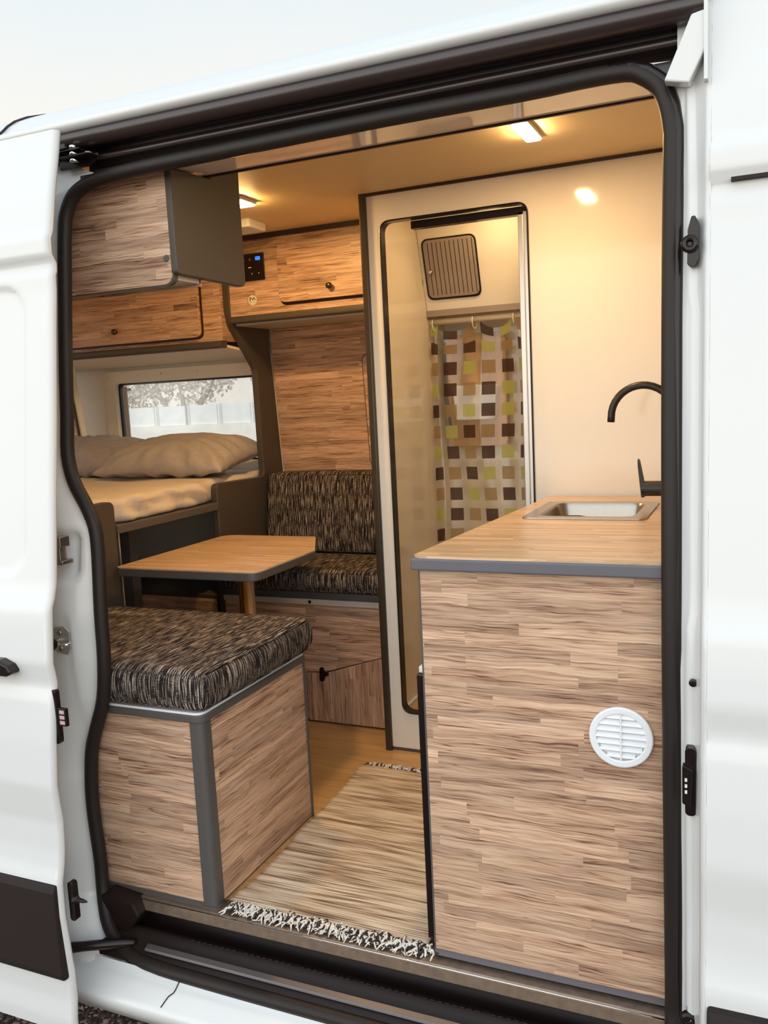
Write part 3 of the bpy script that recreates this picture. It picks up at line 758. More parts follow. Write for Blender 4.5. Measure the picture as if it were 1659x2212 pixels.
tag(build('seat_cushion', lambda bm: cushion_box(bm, -1.895, -1.174, .006, .548, .494, .592, .026, .010, 16, 4), M['fabric'], smooth=True), 'thick charcoal slub seat cushion on the bench by the doorway', 'cushion')

# ------------------------------------------------------------------ sofa against the far wall
sofa = thing('dinette_sofa', 'oak fronted sofa base against the far wall with pale rail', 'sofa base', (-1.54, 1.43, 0))
build('front_panel', lambda bm: prism(bm, [(-1.898, .012), (-1.560, .012), (-1.560, .196), (-1.470, .2035), (-1.185, .292), (-1.185, .457), (-1.898, .457)], 'Y', 1.172, 1.188), M['wood'], sofa)
build('flap', lambda bm: prism(bm, [(-1.556, .008), (-1.1735, .008), (-1.1735, .293), (-1.470, .199), (-1.556, .192)], 'Y', 1.169, 1.186), M['wood_v'], sofa, bevel=.001)
build('backing', lambda bm: box(bm, -1.898, -1.174, 1.188, 1.68, .0, .457), M['darkgap'], sofa)
rl = build('front_rail', lambda bm: box(bm, -1.898, -1.174, 1.162, 1.185, .458, .479), M['greylight'], sofa, bevel=.001)
build('screw_cap', lambda bm: lathe(bm, [(.0065, 0), (.0055, -.002)], (-1.520, 1.162, .469), 'Y', 14), M['gloss_black'], rl)
build('seat_board', lambda bm: box(bm, -1.898, -1.174, 1.166, 1.68, .479, .506), M['edge'], sofa, bevel=.003)
latch = build('turn_latch', lambda bm: (lathe(bm, [(.010, 0), (.012, -.006), (.008, -.014)], (-1.478, 1.169, .196), 'Y', 12), prism(bm, rpoly([(-1.492, .170), (-1.476, .170), (-1.466, .196), (-1.476, .226), (-1.490, .222)], .006, 4), 'Y', 1.150, 1.158), box(bm, -1.472, -1.455, 1.150, 1.158, .193, .208)), M['gloss_black'], sofa, bevel=.002)
tag(build('seat_cushion', lambda bm: cushion_box(bm, -1.895, -1.174, 1.150, 1.50, .506, .590, .024, .006, 14, 4), M['fabric'], smooth=True), 'flat charcoal slub seat cushion of the sofa under the back cushion', 'cushion')
def lean(v):
    t = (v.z - .58) / .33
    v.y += .05 * t; return v
tag(build('back_cushion', lambda bm: cushion_box(bm, -1.894, -1.176, 1.482, 1.608, .592, .912, .022, .006, 14, 4, lean), M['fabric'], smooth=True), 'upright charcoal slub back cushion against the far wall', 'cushion')
def leanpanel(bm):
    z0, z1 = .60, 1.512
    f = lambda z: 1.690 - .075 * (z - .85)
    prism(bm, [(f(z0), z0), (f(z0) + .010, z0), (f(z1) + .010, z1), (f(z1), z1)], 'X', -1.899, -1.169)
wp = tag(build('wall_panel', leanpanel, M['wood_in']), 'oak laminate panel on the far wall above the sofa cushions', 'wall panel')
def leanrr(bm, x0, x1, z0, z1, r, d0, d1):
    f = lambda z: 1.690 - .075 * (z - .85)
    p = rrect(x0, x1, z0, z1, r)
    A = [bm.verts.new((x, f(z) - d0, z)) for x, z in p]; Bq = [bm.verts.new((x, f(z) - d1, z)) for x, z in p]
    bm.faces.new(A); bm.faces.new(Bq[::-1])
    for i in range(len(p)): bm.faces.new((A[i], Bq[i], Bq[(i + 1) % len(p)], A[(i + 1) % len(p)]))
build('hatch_gap', lambda bm: leanrr(bm, -1.483, -1.20, .925, 1.385, .03, .0004, -.002), M['tapplastic'], wp)
build('hatch', lambda bm: leanrr(bm, -1.479, -1.204, .929, 1.381, .027, .004, -.002), M['wood'], wp, bevel=.001)

# ------------------------------------------------------------------ divider between sofa and bed, and its low counterpart
DIV = rpoly([(1.176, 0.), (1.176, .908), (1.530, .903), (1.526, .95), (1.524, 1.345), (1.368, 1.515), (1.352, 1.56), (1.352, 1.843), (1.640, 1.843), (1.640, 1.50), (1.689, .90), (1.689, 0.)],
            [0, .022, 0, .02, .05, .04, .03, 0, 0, 0, 0, 0], 6)
DIV = rpoly([(1.176, 0.), (1.176, .908), (1.529, .903), (1.524, 1.345), (1.366, 1.517), (1.352, 1.57), (1.352, 1.843), (1.630, 1.843), (1.634, 1.50), (1.686, .90), (1.686, 0.)],
            [0, .022, .028, .05, .04, .04, 0, 0, 0, 0, 0], 7)
tag(build('divider_panel', lambda bm: prism(bm, DIV, 'X', -1.930, -1.902), M['grey'], bevel=.004, seg=3), 'tall anthracite divider with a stepped outline between sofa and bed', 'divider')
tag(build('divider_panel', lambda bm: prism(bm, rpoly([(.112, 0.), (.600, 0.), (.600, .916), (.112, .916)], [0, 0, .026, 0], 7), 'X', -1.930, -1.902), M['grey'], bevel=.003), 'low anthracite end panel beside the bed behind the doorway bench', 'divider')

# ------------------------------------------------------------------ bed
bed = thing('bed_platform', 'bed platform with dark grey front rail and dark storage space under', 'bed', (-2.6, .9, 0))
build('front_rail', lambda bm: box(bm, -1.926, -1.898, .602, 1.174, .808, .836), M['edge'], bed, bevel=.003)
build('deck', lambda bm: box(bm, -3.39, -1.930, .12, 1.686, .815, .838), M['grey'], bed)
build('locker_side', lambda bm: box(bm, -3.0, -1.95, 1.178, 1.194, 0., .456), M['wood'], bed)
build('locker_lid', lambda bm: box(bm, -3.0, -1.935, 1.178, 1.686, .456, .470), M['grey'], bed)
build('storage_post', lambda bm: box(bm, -2.10, -2.05, .83, .875, .0, .814), M['edge'], bed)
build('locker_edge', lambda bm: box(bm, -1.937, -1.931, .640, .646, .47, .806), M['alu'], bed)

def wrinkle(v, amp, sc, seed=0.):
    return amp * noise.fractal(Vector((v[0] * sc + seed, v[1] * sc, v[2] * sc)), 1., 2., 3)
def mat_warp(v):
    fr = max(0., min(1., (v.x + 2.01) / .06)) * max(0., min(1., (v.y - .615) / .05, (1.165 - v.y) / .05))                # 1 on the front side
    d = wrinkle((v.x * .4, v.y * .9 + v.z * 1.6, v.z), .016, 9.)
    # diagonal tension folds of the sheet on the front side
    w = .009 * math.sin(38 * v.y + 46 * v.z + 3 * noise.noise(Vector((v.y * 7, v.z * 9, 1))))
    v.x += fr * (d + w + .022)
    top = max(0., min(1., (v.z - .90) / .02))
    v.z += top * (wrinkle((v.x * .6, v.y * 2.2, 0), .007, 6.) + .003 * math.sin(v.y * 40 + 5 * v.x))
    return v
tag(build('mattress', lambda bm: cushion_box(bm, -3.36, -1.936, .13, 1.684, .838, .921, .022, 0., 64, 4, mat_warp), M['sheet'], smooth=True), 'mattress under a creased sand coloured sheet on the bed platform', 'mattress')

def pillow(cx, cy, cz, lx, ly, h, rot, tilt, seed):
    def fill(bm):
        R = Matrix.Rotation(rot, 4, 'Z') @ Matrix.Rotation(tilt, 4, 'X')
        def surf(sg):
            def fn(u, v):
                a, b = 2 * u - 1, 2 * v - 1
                a = math.copysign(abs(a) ** .75, a); b = math.copysign(abs(b) ** .75, b)
                # pillow outline pulled in between the corners
                x = a * (1 - .10 * (1 - b * b)) * lx / 2; y = b * (1 - .12 * (1 - a * a)) * ly / 2
                t = max(0., (1 - abs(a) ** 3.2)) ** .52 * max(0., (1 - abs(b) ** 2.6)) ** .55
                z = h * t * (.68 if sg > 0 else -.32)
                n = noise.fractal(Vector((x * 5 + seed, y * 5, sg)), 1., 2., 3)
                edge = 1 - t
                fold = .010 * math.sin(math.atan2(b, a) * 17 + seed + 3 * n) * edge * (1 - edge) * 3
                z += (.020 * n + 1.4 * fold) * (t ** .5)
                p = R @ Vector((x, y, z))
                return (cx + p.x, cy + p.y, cz + p.z)
            return fn
        grid(bm, 56, 40, surf(1)); grid(bm, 56, 40, surf(-1))
        bmesh.ops.remove_doubles(bm, verts=bm.verts, dist=1e-5)
    return fill
p1 = tag(build('pillow', pillow(-2.215, 1.395, .985, .62, .42, .155, .05, .17, 1.), M['pillow'], smooth=True), 'taupe velour pillow below the window, in front and nearer the divider', 'pillow', 'pillows on the bed')
p2 = tag(build('pillow', pillow(-2.80, 1.485, .985, .66, .40, .150, -.04, .20, 6.), M['pillow'], smooth=True), 'taupe velour pillow tucked behind the other one, away from the divider', 'pillow', 'pillows on the bed')
for p, s_ in ((p1, 1), (p2, 2)):
    pass

tag(build('rear_locker', lambda bm: prism(bm, [(-3.05, .93), (-2.842, .93), (-2.900, 1.425), (-3.05, 1.425)], 'Y', 1.50, 1.53), M['wood'], bevel=.002), 'sliver of oak locker with slanted dark edge at the far end of the bed', 'locker')
rk = bpy.data.objects['rear_locker']
build('edge_strip', lambda bm: prism(bm, [(-2.842, .93), (-2.832, .93), (-2.890, 1.425), (-2.900, 1.425)], 'Y', 1.497, 1.535), M['tapplastic'], rk)
build('pale_edge', lambda bm: prism(bm, [(-2.832, .93), (-2.822, .93), (-2.880, 1.425), (-2.890, 1.425)], 'Y', 1.505, 1.535), M['cream'], rk)
build('screw_cap', lambda bm: lathe(bm, [(.005, 0), (.004, -.002)], (-2.895, 1.50, 1.162), 'Y', 12), M['gloss_black'], rk)

# ------------------------------------------------------------------ table
tb = thing('dinette_table', 'oak topped dinette table with dark edge on one chrome leg', 'table', (-1.6, .86, 0))
TP = rpoly([(-1.872, .538), (-1.352, .545), (-1.350, .917), (-1.485, 1.178), (-1.875, 1.176)], [.025, .035, .015, .012, .06], 7)
def scale_poly(p, s):
    c = Vector((sum(q[0] for q in p) / len(p), sum(q[1] for q in p) / len(p)))
    return [tuple(c + (Vector(q) - c) * s) for q in p]
build('table_top', lambda bm: prism(bm, scale_poly(TP, .994), 'Z', .690, .7125), M['top'], tb)
build('edge_band', lambda bm: prism(bm, TP, 'Z', .6835, .7095), M['edge'], tb, bevel=.004, seg=3)
build('leg', lambda bm: lathe(bm, [(.045, 0.), (.045, .006), (.027, .010), (.027, .655), (.055, .660), (.055, .683)], (-1.580, .84, 0.), 'Z', 36), M['chrome'], tb, smooth=False, bevel=0)
for p in bpy.data.objects['leg'].data.polygons: p.use_smooth = len(p.vertices) == 4

# ------------------------------------------------------------------ overhead cabinets
def knob(parent, x, y, z, r=.0125, name='knob'):
    return build(name, lambda bm: lathe(bm, [(r * .45, 0), (r * .45, -.008), (r * .9, -.012), (r, -.018), (r * .85, -.024), (r * .45, -.027)], (x, y, z), 'Y', 20), M['bronze'], parent, smooth=True)

oc = thing('overhead_cabinet', 'oak overhead cabinet above the sofa with a knobbed flap', 'cabinet', (-1.55, 1.5, 1.52))
build('body', lambda bm: box(bm, -1.900, -1.166, 1.356, 1.630, 1.528, 1.835), M['wood_in'], oc)
fl = build('flap_gap', lambda bm: prism(bm, rrect(-1.671, -1.10 if 0 else -1.170, 1.570, 1.797, .03), 'Y', 1.3545, 1.358), M['tapplastic'], oc)
dr = build('flap', lambda bm: prism(bm, rrect(-1.669, -1.172, 1.580, 1.796, .028), 'Y', 1.337, 1.354), M['wood'], oc, bevel=.002)
knob(dr, -1.447, 1.337, 1.621)
build('top_trim', lambda bm: box(bm, -1.900, -1.166, 1.350, 1.366, 1.826, 1.845), M['tapplastic'], oc)
build('bottom_rail', lambda bm: prism(bm, rpoly([(1.346, 1.520), (1.385, 1.520), (1.385, 1.546), (1.346, 1.546)], [.010, 0, 0, .006], 5), 'X', -1.900, -1.166), M['grey'], oc)
build('underside', lambda bm: box(bm, -1.8985, -1.168, 1.385, 1.636, 1.513, 1.527), M['greylight'], oc)

cpn = thing('control_panel', 'black control panel with blue display on the oak cabinet front', 'control panel', (-1.77, 1.353, 1.73))
build('faceplate', lambda bm: prism(bm, rrect(-1.840, -1.733, 1.674, 1.775, .005), 'Y', 1.3505, 1.3555), M['gloss_black'], cpn, bevel=.001)
build('display', lambda bm: prism(bm, rrect(-1.770, -1.748, 1.748, 1.762, .004), 'Y', 1.3495, 1.3503), M['blue'], cpn)
build('indicator', lambda bm: lathe(bm, [(.006, 0), (.005, -.001)], (-1.795, 1.3505, 1.753), 'Y', 14), M['red'], cpn)
build('indicator', lambda bm: lathe(bm, [(.006, 0), (.005, -.001)], (-1.822, 1.3505, 1.750), 'Y', 14), M['red'], cpn)
build('label_mark', lambda bm: box(bm, -1.803, -1.790, 1.3498, 1.3504, 1.722, 1.7255), M['markwhite'], cpn)
for x in (-1.789, -1.758):
    build('push_button', lambda bm: lathe(bm, [(.0028, 0), (.002, -.001)], (x, 1.3505, 1.700), 'Y', 8), M['greylight'], cpn)

stc = thing('round_sticker', 'round ivory sticker with a black monogram on the oak cabinet', 'sticker', (-1.795, 1.355, 1.60))
build('disc', lambda bm: lathe(bm, [(.0195, 0), (.0195, -.0006)], (-1.797, 1.3555, 1.602), 'Y', 32), M['sticker'], stc)
def stroke(bm, pts, w):
    for a, b in zip(pts, pts[1:]):
        a, b = Vector(a), Vector(b); d = (b - a).normalized(); n = Vector((-d.y, d.x)) * w / 2; a = a - d * w * .3; b = b + d * w * .3
        prism(bm, [tuple(a - n), tuple(b - n), tuple(b + n), tuple(a + n)], 'Y', 1.3543, 1.3548)
def mono(bm):
    ox, oz, k = -1.797, 1.6045, .0120
    T = lambda *pp: [(ox + a * k, oz + b * k) for a, b in pp]
    stroke(bm, T((-.98, .55), (-.35, .55), (.18, -.25), (.52, .62), (1.1, -.2)), .0026)
    stroke(bm, T((-.78, .5), (-.92, -.5)), .0030)
    stroke(bm, T((-.80, .02), (-.50, -.12)), .0018)
    stroke(bm, T((.62, .02), (.95, -.02)), .0018)
build('monogram', mono, M['ink'], stc)
build('text_line', lambda bm: stroke(bm, [(-1.808, 1.5935), (-1.785, 1.5945)], .0015), plain('grey_ink', (.22, .21, .18), .6), stc)
build('ring_line', lambda bm: tube(bm, [(-1.797 + .0166 * math.cos(q), 1.3548, 1.602 + .0166 * math.sin(q)) for q in [2 * math.pi * k / 32 for k in range(32)]], .0005, 4, closed=True), bpy.data.materials['grey_ink'], stc)

bc = thing('overhead_cabinet', 'oak overhead cabinet above the bed window, partly behind the divider', 'cabinet', (-2.5, 1.5, 1.43))
build('body', lambda bm: box(bm, -3.39, -1.932, 1.336, 1.66, 1.456, 1.843), M['wood_in'], bc)
build('flap_gap', lambda bm: prism(bm, rrect(-2.95, -2.018, 1.470, 1.80, .03), 'Y', 1.3345, 1.338), M['tapplastic'], bc)
fb = build('flap', lambda bm: prism(bm, rrect(-2.946, -2.026, 1.477, 1.798, .03), 'Y', 1.318, 1.334), M['wood'], bc, bevel=.002)
knob(fb, -2.435, 1.318, 1.526)
build('bottom_rail', lambda bm: prism(bm, rpoly([(1.320, 1.430), (1.362, 1.430), (1.362, 1.458), (1.320, 1.458)], [.012, 0, 0, .010], 5), 'X', -3.39, -1.932), M['grey'], bc)
build('underside', lambda bm: (prism(bm, [(1.362, 1.432), (1.365, 1.442), (1.667, 1.412), (1.667, 1.402)], 'X', -3.39, -1.932)), M['cream'], bc)

nc = thing('overhead_cabinet', 'oak overhead cabinet hung at the doorway with dark grey end panel', 'cabinet', (-1.6, .3, 1.5))
build('back_panel', lambda bm: prism(bm, rpoly([(-1.98, 1.494), (-1.272, 1.494), (-1.272, 1.757), (-1.98, 1.757)], [0, .026, 0, 0], 7), 'Y', .150, .166), M['wood'], nc)
build('edge_band', lambda bm: prism(bm, rpoly([(-1.98, 1.491), (-1.269, 1.491), (-1.269, 1.757), (-1.98, 1.757)], [0, .028, 0, 0], 7), 'Y', .153, .170), M['edge'], nc)
build('end_panel', lambda bm: prism(bm, rpoly([(.148, 1.515), (.444, 1.511), (.444, 1.843), (.312, 1.843), (.312, 1.763), (.148, 1.753)], [.012, .024, 0, 0, 0, 0], 7), 'X', -1.272, -1.254), M['grey'], nc, bevel=.003)
build('underside', lambda bm: box(bm, -1.98, -1.272, .168, .262, 1.504, 1.516), M['greylight'], nc)
build('door_face', lambda bm: box(bm, -1.98, -1.272, .258, .268, 1.498, 1.762), M['wood'], nc)
build('screw_cap', lambda bm: lathe(bm, [(.0085, 0), (.0075, -.0015)], (-1.285, .150, 1.553), 'Y', 18), M['edge'], nc)

# ------------------------------------------------------------------ ceiling fittings
def lamp(x0, x1, y0, y1, lens, label):
    cx, cy = (x0 + x1) / 2, (y0 + y1) / 2
    t = thing('ceiling_lamp', label, 'lamp', (cx, cy, 1.845), 'lit lamps on the ceiling')
    hx, hy = (x1 - x0) / 2, (y1 - y0) / 2
    h = build('housing', lambda bm: prism(bm, rrect(cx - hx, cx + hx, cy - hy, cy + hy, .012), 'Z', 1.833, 1.845), M['whiteplastic'], t, bevel=.003)
    build('lens', lambda bm: prism(bm, rrect(cx - hx * .86, cx + hx * .86, cy - hy * .93, cy + hy * .93, .010), 'Z', 1.8305, 1.8335), lens, t)
    return t
lamp(-.552, -.508, .535, .705, M['lamp'], 'slim lit lamp on the ceiling near the kitchen worktop')
lamp(-1.545, -1.475, .80, .90, M['lamp_mid'], 'small lit lamp on the ceiling above the dinette beside the overhead cabinet')
sl = thing('shower_fill_lamp', 'round unseen lamp added on the shower ceiling to brighten the cell', 'lamp', (-.85, 1.2, 1.845))  # unseen lamp, added to brighten the shower cell
build('housing', lambda bm: lathe(bm, [(.05, 0), (.05, -.010), (.044, -.014)], (-.80, 1.20, 1.845), 'Z', 24), M['whiteplastic'], sl)
build('lens', lambda bm: lathe(bm, [(.040, -.0142), (.036, -.020)], (-.80, 1.20, 1.845), 'Z', 24), M['lamp_fill'], sl)
tag(build('ceiling_sensor', lambda bm: prism(bm, rrect(-1.735, -1.625, 1.085, 1.205, .012), 'Z', 1.815, 1.845), M['whiteplastic'], bevel=.006), 'white plastic box on the ceiling beyond the dinette lamp', 'sensor')

# ------------------------------------------------------------------ kitchen
kc = thing('kitchen_cabinet', 'tall oak laminate kitchen cabinet filling the right of the doorway', 'cabinet', (-.3, .5, 0))
build('end_panel', lambda bm: box(bm, -.631, .58, .030, .046, .018, .853), M['wood'], kc)
build('carcass', lambda bm: [box(bm, *b) for b in ((-.629, -.613, .047, .985, .004, .853), (.564, .58, .047, .985, .004, .853), (-.613, .564, .969, .985, .004, .853), (-.613, .564, .047, .969, .004, .02))], M['grey'], kc)
build('edge_strip', lambda bm: box(bm, -.6345, -.631, .0295, .060, .006, .853), M['edge'], kc)
build('base_trim', lambda bm: box(bm, -.632, .58, .026, .036, .006, .0185), plain('slate_base_trim', (.13, .12, .14), .45), kc)
av = build('air_vent', lambda bm: plate_hole(bm, [(-.235 + .0595 * math.cos(q), .5435 + .0595 * math.sin(q)) for q in [2 * math.pi * k / 48 for k in range(48)]], [[(-.235 + .0455 * math.cos(q), .5435 + .0455 * math.sin(q)) for q in [2 * math.pi * k / 48 for k in range(48)]]], 'Y', .021, .030), M['whiteplastic'], kc, bevel=.003)
build('vent_back', lambda bm: lathe(bm, [(.047, 0), (.047, .001)], (-.235, .0287, .5435), 'Y', 40), plain('vent_white_back', (.66, .66, .69), .5), av)
for k in range(7):
    z = .5435 + (k - 3) * .0127; hw = math.sqrt(max(0, .0462 ** 2 - (z - .5435) ** 2))
    build('louvre', lambda bm: prism(bm, [(.0205, z - .0008), (.0225, z - .0016), (.0292, z + .0068), (.0278, z + .0075)], 'X', -.235 - hw, -.235 + hw), M['whiteplastic'], av)
build('vent_rib', lambda bm: box(bm, -.2364, -.2336, .0205, .029, .498, .589), M['whiteplastic'], av)

WT = rpoly([(-.640, .010), (.58, .010), (.58, .995), (-.578, .995), (-.584, .90), (-.612, .45)], [.02, 0, 0, .01, 0, 0], 6)
HOLE = rrect(-.520, -.268, .545, .812, .04, 6)
wt = tag(build('worktop', lambda bm: plate_hole(bm, WT, [HOLE], 'Z', .8560, .8845), M['top']), 'butcher block kitchen worktop with a rounded grey front edge', 'worktop')
build('edge_band', lambda bm: prism(bm, [(-.6425, .0075), (.58, .0075), (.58, .016), (-.634, .016), (-.606, .45), (-.578, .90), (-.572, .99), (-.580, .993), (-.588, .90), (-.616, .45)], 'Z', .8545, .8800), plain('slate_edge_band', (.125, .120, .138), .38), wt, bevel=.006, seg=4)

sk = thing('kitchen_sink', 'small stainless steel sink set into the worktop', 'sink', (-.39, .68, .884))
build('rim', lambda bm: plate_hole(bm, rrect(-.545, -.243, .515, .842, .022, 6), [rrect(-.513, -.275, .552, .806, .038, 6)], 'Z', .8845, .8885), M['steel'], sk, bevel=.0015)
def bowl(bm):
    prev = None
    for s, z, r in ((0., .888, .038), (.004, .880, .038), (.012, .80, .045), (.025, .755, .05), (.05, .745, .05)):
        p = [bm.verts.new((x, y, z)) for x, y in rrect(-.513 + s, -.275 - s, .552 + s, .806 - s, r, 6)]
        if prev:
            for i in range(len(p)): bm.faces.new((prev[i], prev[(i + 1) % len(p)], p[(i + 1) % len(p)], p[i]))
        prev = p
    bm.faces.new(prev)
build('bowl', bowl, M['steel'], sk, smooth=True)
build('drain', lambda bm: lathe(bm, [(.03, 0), (.03, .003), (.02, .002), (.018, -.001)], (-.394, .68, .7455), 'Z', 24), M['chrome'], sk, smooth=True)

fc = thing('kitchen_tap', 'matt black swan neck tap with side lever beside the sink', 'tap', (-.195, .70, .884))
build('body', lambda bm: lathe(bm, [(.027, .8848), (.027, .892), (.022, .896), (.022, .985), (.016, .992)], (-.193, .70, 0), 'Z', 24), M['blackmetal'], fc, smooth=False, bevel=.001)
spout = [(-.193, .70, .985), (-.193, .70, 1.06), (-.193, .70, 1.118)] + [(-.2705 + .0775 * math.cos(q), .70, 1.125 + .0775 * math.sin(q)) for q in [math.pi * k / 18 for k in range(19)]] + [(-.349, .70, 1.112)]
build('spout', lambda bm: tube(bm, spout, .0095, 16), M['blackmetal'], fc, smooth=True)
lv = build('valve_housing', lambda bm: lathe(bm, [(.019, 0), (.019, -.018), (.0175, -.019), (.0175, -.022), (.0195, -.023), (.0195, -.080)], (-.193, .70, .940), 'X', 24), M['blackmetal'], fc)
build('lever', lambda bm: prism(bm, rpoly([(-.2745, .918), (-.266, .918), (-.268, .955), (-.2785, 1.012), (-.2825, 1.018), (-.2825, 1.0)], .002, 3), 'Y', .688, .712), M['blackmetal'], lv, bevel=.002)
tag(build('wall_socket', lambda bm: prism(bm, rrect(-.214, -.150, .925, 1.0, .004), 'Y', 1.005, 1.0195), M['gloss_black'], bevel=.002), 'black fitting on the white partition behind the tap', 'socket')

fr = thing('aisle_appliance', 'slim black appliance front standing beside the oak kitchen cabinet', 'appliance', (-.64, .3, 0))
build('front_plate', lambda bm: box(bm, -.6535, -.6365, .042, .50, .030, .625), M['gloss_black'], fr, bevel=.002)
build('trim_strip', lambda bm: box(bm, -.6365, -.6347, .040, .50, .015, .622), M['edge'], fr)
build('foot', lambda bm: box(bm, -.650, -.638, .05, .08, .0, .030), M['gloss_black'], fr)
tag(build('door_catch', lambda bm: box(bm, -.652, -.6365, .052, .074, .6255, .640), M['whiteplastic'], bevel=.003), 'small white catch on top of the black appliance front', 'catch')

# ------------------------------------------------------------------ rug
def rug_left(y): return -1.167 - .004 * math.sin(y * 14 + 1.2) - .012 * y - .06 * max(0, y - .55)
def rug(bm):
    def fn(u, v):
        y = .046 + v * .815
        xl = rug_left(y); x = xl + (-.658 - xl) * u
        z = .006 + .0025 * noise.noise(Vector((x * 6, y * 9, 0))) + (.004 * math.exp(-((y - .42) / .05) ** 2) * (1 - u) ** 2)
        if v < .06: z += .003
        return (x, y, max(.0035, z))
    grid(bm, 40, 70, fn)
rg = tag(build('rug', rug, M['rug'], smooth=True, solid=.005), 'woven cream and brown striped rug with fringed ends on the floor', 'rug')
def fringe(bm, y0, sgn, n, ln, dark):
    rnd = random.Random(5 if dark else 9)
    for i in range(n):
        x = -1.160 + (.515 if sgn < 0 else .48) * (i + rnd.random()) / n
        if sgn > 0: x -= .012
        a = rnd.gauss(0, .75); l = ln * rnd.uniform(.6, 1.15)
        p = [Vector((x, y0, .010))]
        d = Vector((math.sin(a) * .8, sgn, 0)).normalized()
        for k in range(1, 6):
            a += rnd.gauss(0, .55); d = Vector((math.sin(a) * .9, sgn * (1 if rnd.random() < .9 else -.3), 0)).normalized()
            q = p[-1] + d * l / 5; q.z = max(.004, .010 + rnd.uniform(-.003, .006) - .001 * k)
            if q.y < .001: q.z = max(q.z - .002, .0035); q.y = max(q.y, -.004)
            p.append(q)
        tube(bm, p, [.0022, .0024, .0023, .0022, .0019, .0010], 5)
for dark in (False, True):
    for y0, s, n, l in ((.046, -1, 300, .046), (.861, 1, 120, .032)):
        o = build('fringe', lambda bm: fringe(bm, y0, s, n if not dark else int(n * .7), l, dark), M['fringe_d'] if dark else M['fringe_w'], rg, smooth=True)
        o['kind'] = 'stuff'; o['label'] = ('dark' if dark else 'cream') + ' threads of the rug fringe'

# ------------------------------------------------------------------ outside
struct('ground', lambda bm: grid(bm, 1, 1, lambda u, v: (-26 + 40 * u, -14 + 40 * v, -.60)), M['asphalt'], 'dark gravelly asphalt under the van')
def gravel(bm):
    rnd = random.Random(3)
    for i in range(900):
        x = rnd.uniform(-2.6, -1.2); y = rnd.uniform(-.15, .75); r = min(.016, .0035 + rnd.expovariate(1 / .0028))
        m = Matrix.Translation((x, y, -.60 + r * .35)) @ Matrix.Rotation(rnd.uniform(0, 6.28), 4, 'Z') @ Matrix.Rotation(rnd.uniform(-.5, .5), 4, 'X') @ Matrix.Diagonal((r * rnd.uniform(.7, 1.4), r * rnd.uniform(.6, 1.1), r * rnd.uniform(.4, .8), 1))
        bmesh.ops.create_icosphere(bm, subdivisions=1, radius=1., matrix=m)
gv = build('gravel', gravel, M['stone']); gv['kind'] = 'stuff'; gv['label'] = 'loose pinkish gravel on the asphalt below the open door'

bw = tag(build('boundary_wall', lambda bm: box(bm, -22., 4., 10.0, 10.25, -.60, .93), M['concrete']), 'pale rendered boundary wall seen through the bed window', 'wall')
fx = [-11.6 + i * .62 for i in range(16)]
desc = ['first', 'second', 'third', 'fourth', 'fifth', 'sixth', 'seventh', 'eighth', 'ninth', 'tenth', 'eleventh', 'twelfth', 'thirteenth', 'fourteenth', 'fifteenth', 'sixteenth']
panel0 = None
for i, x in enumerate(fx):
    if panel0 is None:
        panel0 = thing('fence_panel', '', 'fence panel', (x, 10.05, .93))
        build('sheet', lambda bm: box(bm, x + .05, x + .57, 10.04, 10.07, .935, 1.245), M['fence'], panel0)
        build('post', lambda bm: box(bm, x, x + .05, 10.03, 10.08, .932, 1.25), plain('dull_fence_post', (.60, .61, .62), .5), panel0)
        o = panel0
    else:
        o = panel0.copy(); COL.objects.link(o); o.location = (x, 10.05, .93)
        for ch in panel0.children:
            c = ch.copy(); COL.objects.link(c); c.parent = o
    o['label'] = 'pale panel on the boundary wall, ' + desc[i] + ' from the rear'
    o['group'] = 'panels on the boundary wall'

def leafcloud(bm, c, rad, n, rnd, size):
    for i in range(n):
        while True:
            p = Vector((rnd.uniform(-1, 1), rnd.uniform(-1, 1), rnd.uniform(-1, 1)))
            if p.length < 1 and (noise.noise(p * 2.6 + Vector((c[0], 0, 0))) > -.08): break
        q = Vector(c) + Vector((p.x * rad[0], p.y * rad[1], p.z * rad[2]))
        a = Vector((rnd.gauss(0, 1), rnd.gauss(0, 1), rnd.gauss(0, 1))).normalized() * size; b = a.orthogonal().normalized() * size * .5
        vs = [bm.verts.new(q + a), bm.verts.new(q + b), bm.verts.new(q - a), bm.verts.new(q - b)]
        bm.faces.new(vs)
def tree(loc, label, crowns, trunk, seed, size, n):
    rnd = random.Random(seed)
    t = thing('tree', label, 'tree', loc, 'trees outside the bed window')
    def wood_(bm):
        for pth, r in trunk: tube(bm, smooth_path([Vector(loc) + Vector(p) for p in pth], 3), [r * (1 - .6 * k / (3 * (len(pth) - 1))) for k in range(3 * (len(pth) - 1) + 1)], 7)
    build('trunk', wood_, M['bark'], t, smooth=True)
    def lf(bm):
        for c, rad in crowns: leafcloud(bm, Vector(loc) + Vector(c), rad, n, rnd, size)
    build('foliage', lf, M['leaf'], t)
tree((-10.0, 12.0, -.6), 'wide dull green tree rising behind the fence in the window, on the pillow side', [((0, 0, 2.55), (1.3, .7, .75)), ((-1.2, .3, 2.5), (.9, .6, .7))], [([(0, 0, 0), (.05, 0, 1.1), (-.05, 0, 2.3)], .09), ([(0, 0, 1.4), (.5, .1, 2.1), (.8, .1, 2.6)], .05), ([(0, 0, 1.3), (-.5, 0, 2.), (-1., .2, 2.5)], .05)], 4, .055, 1500)
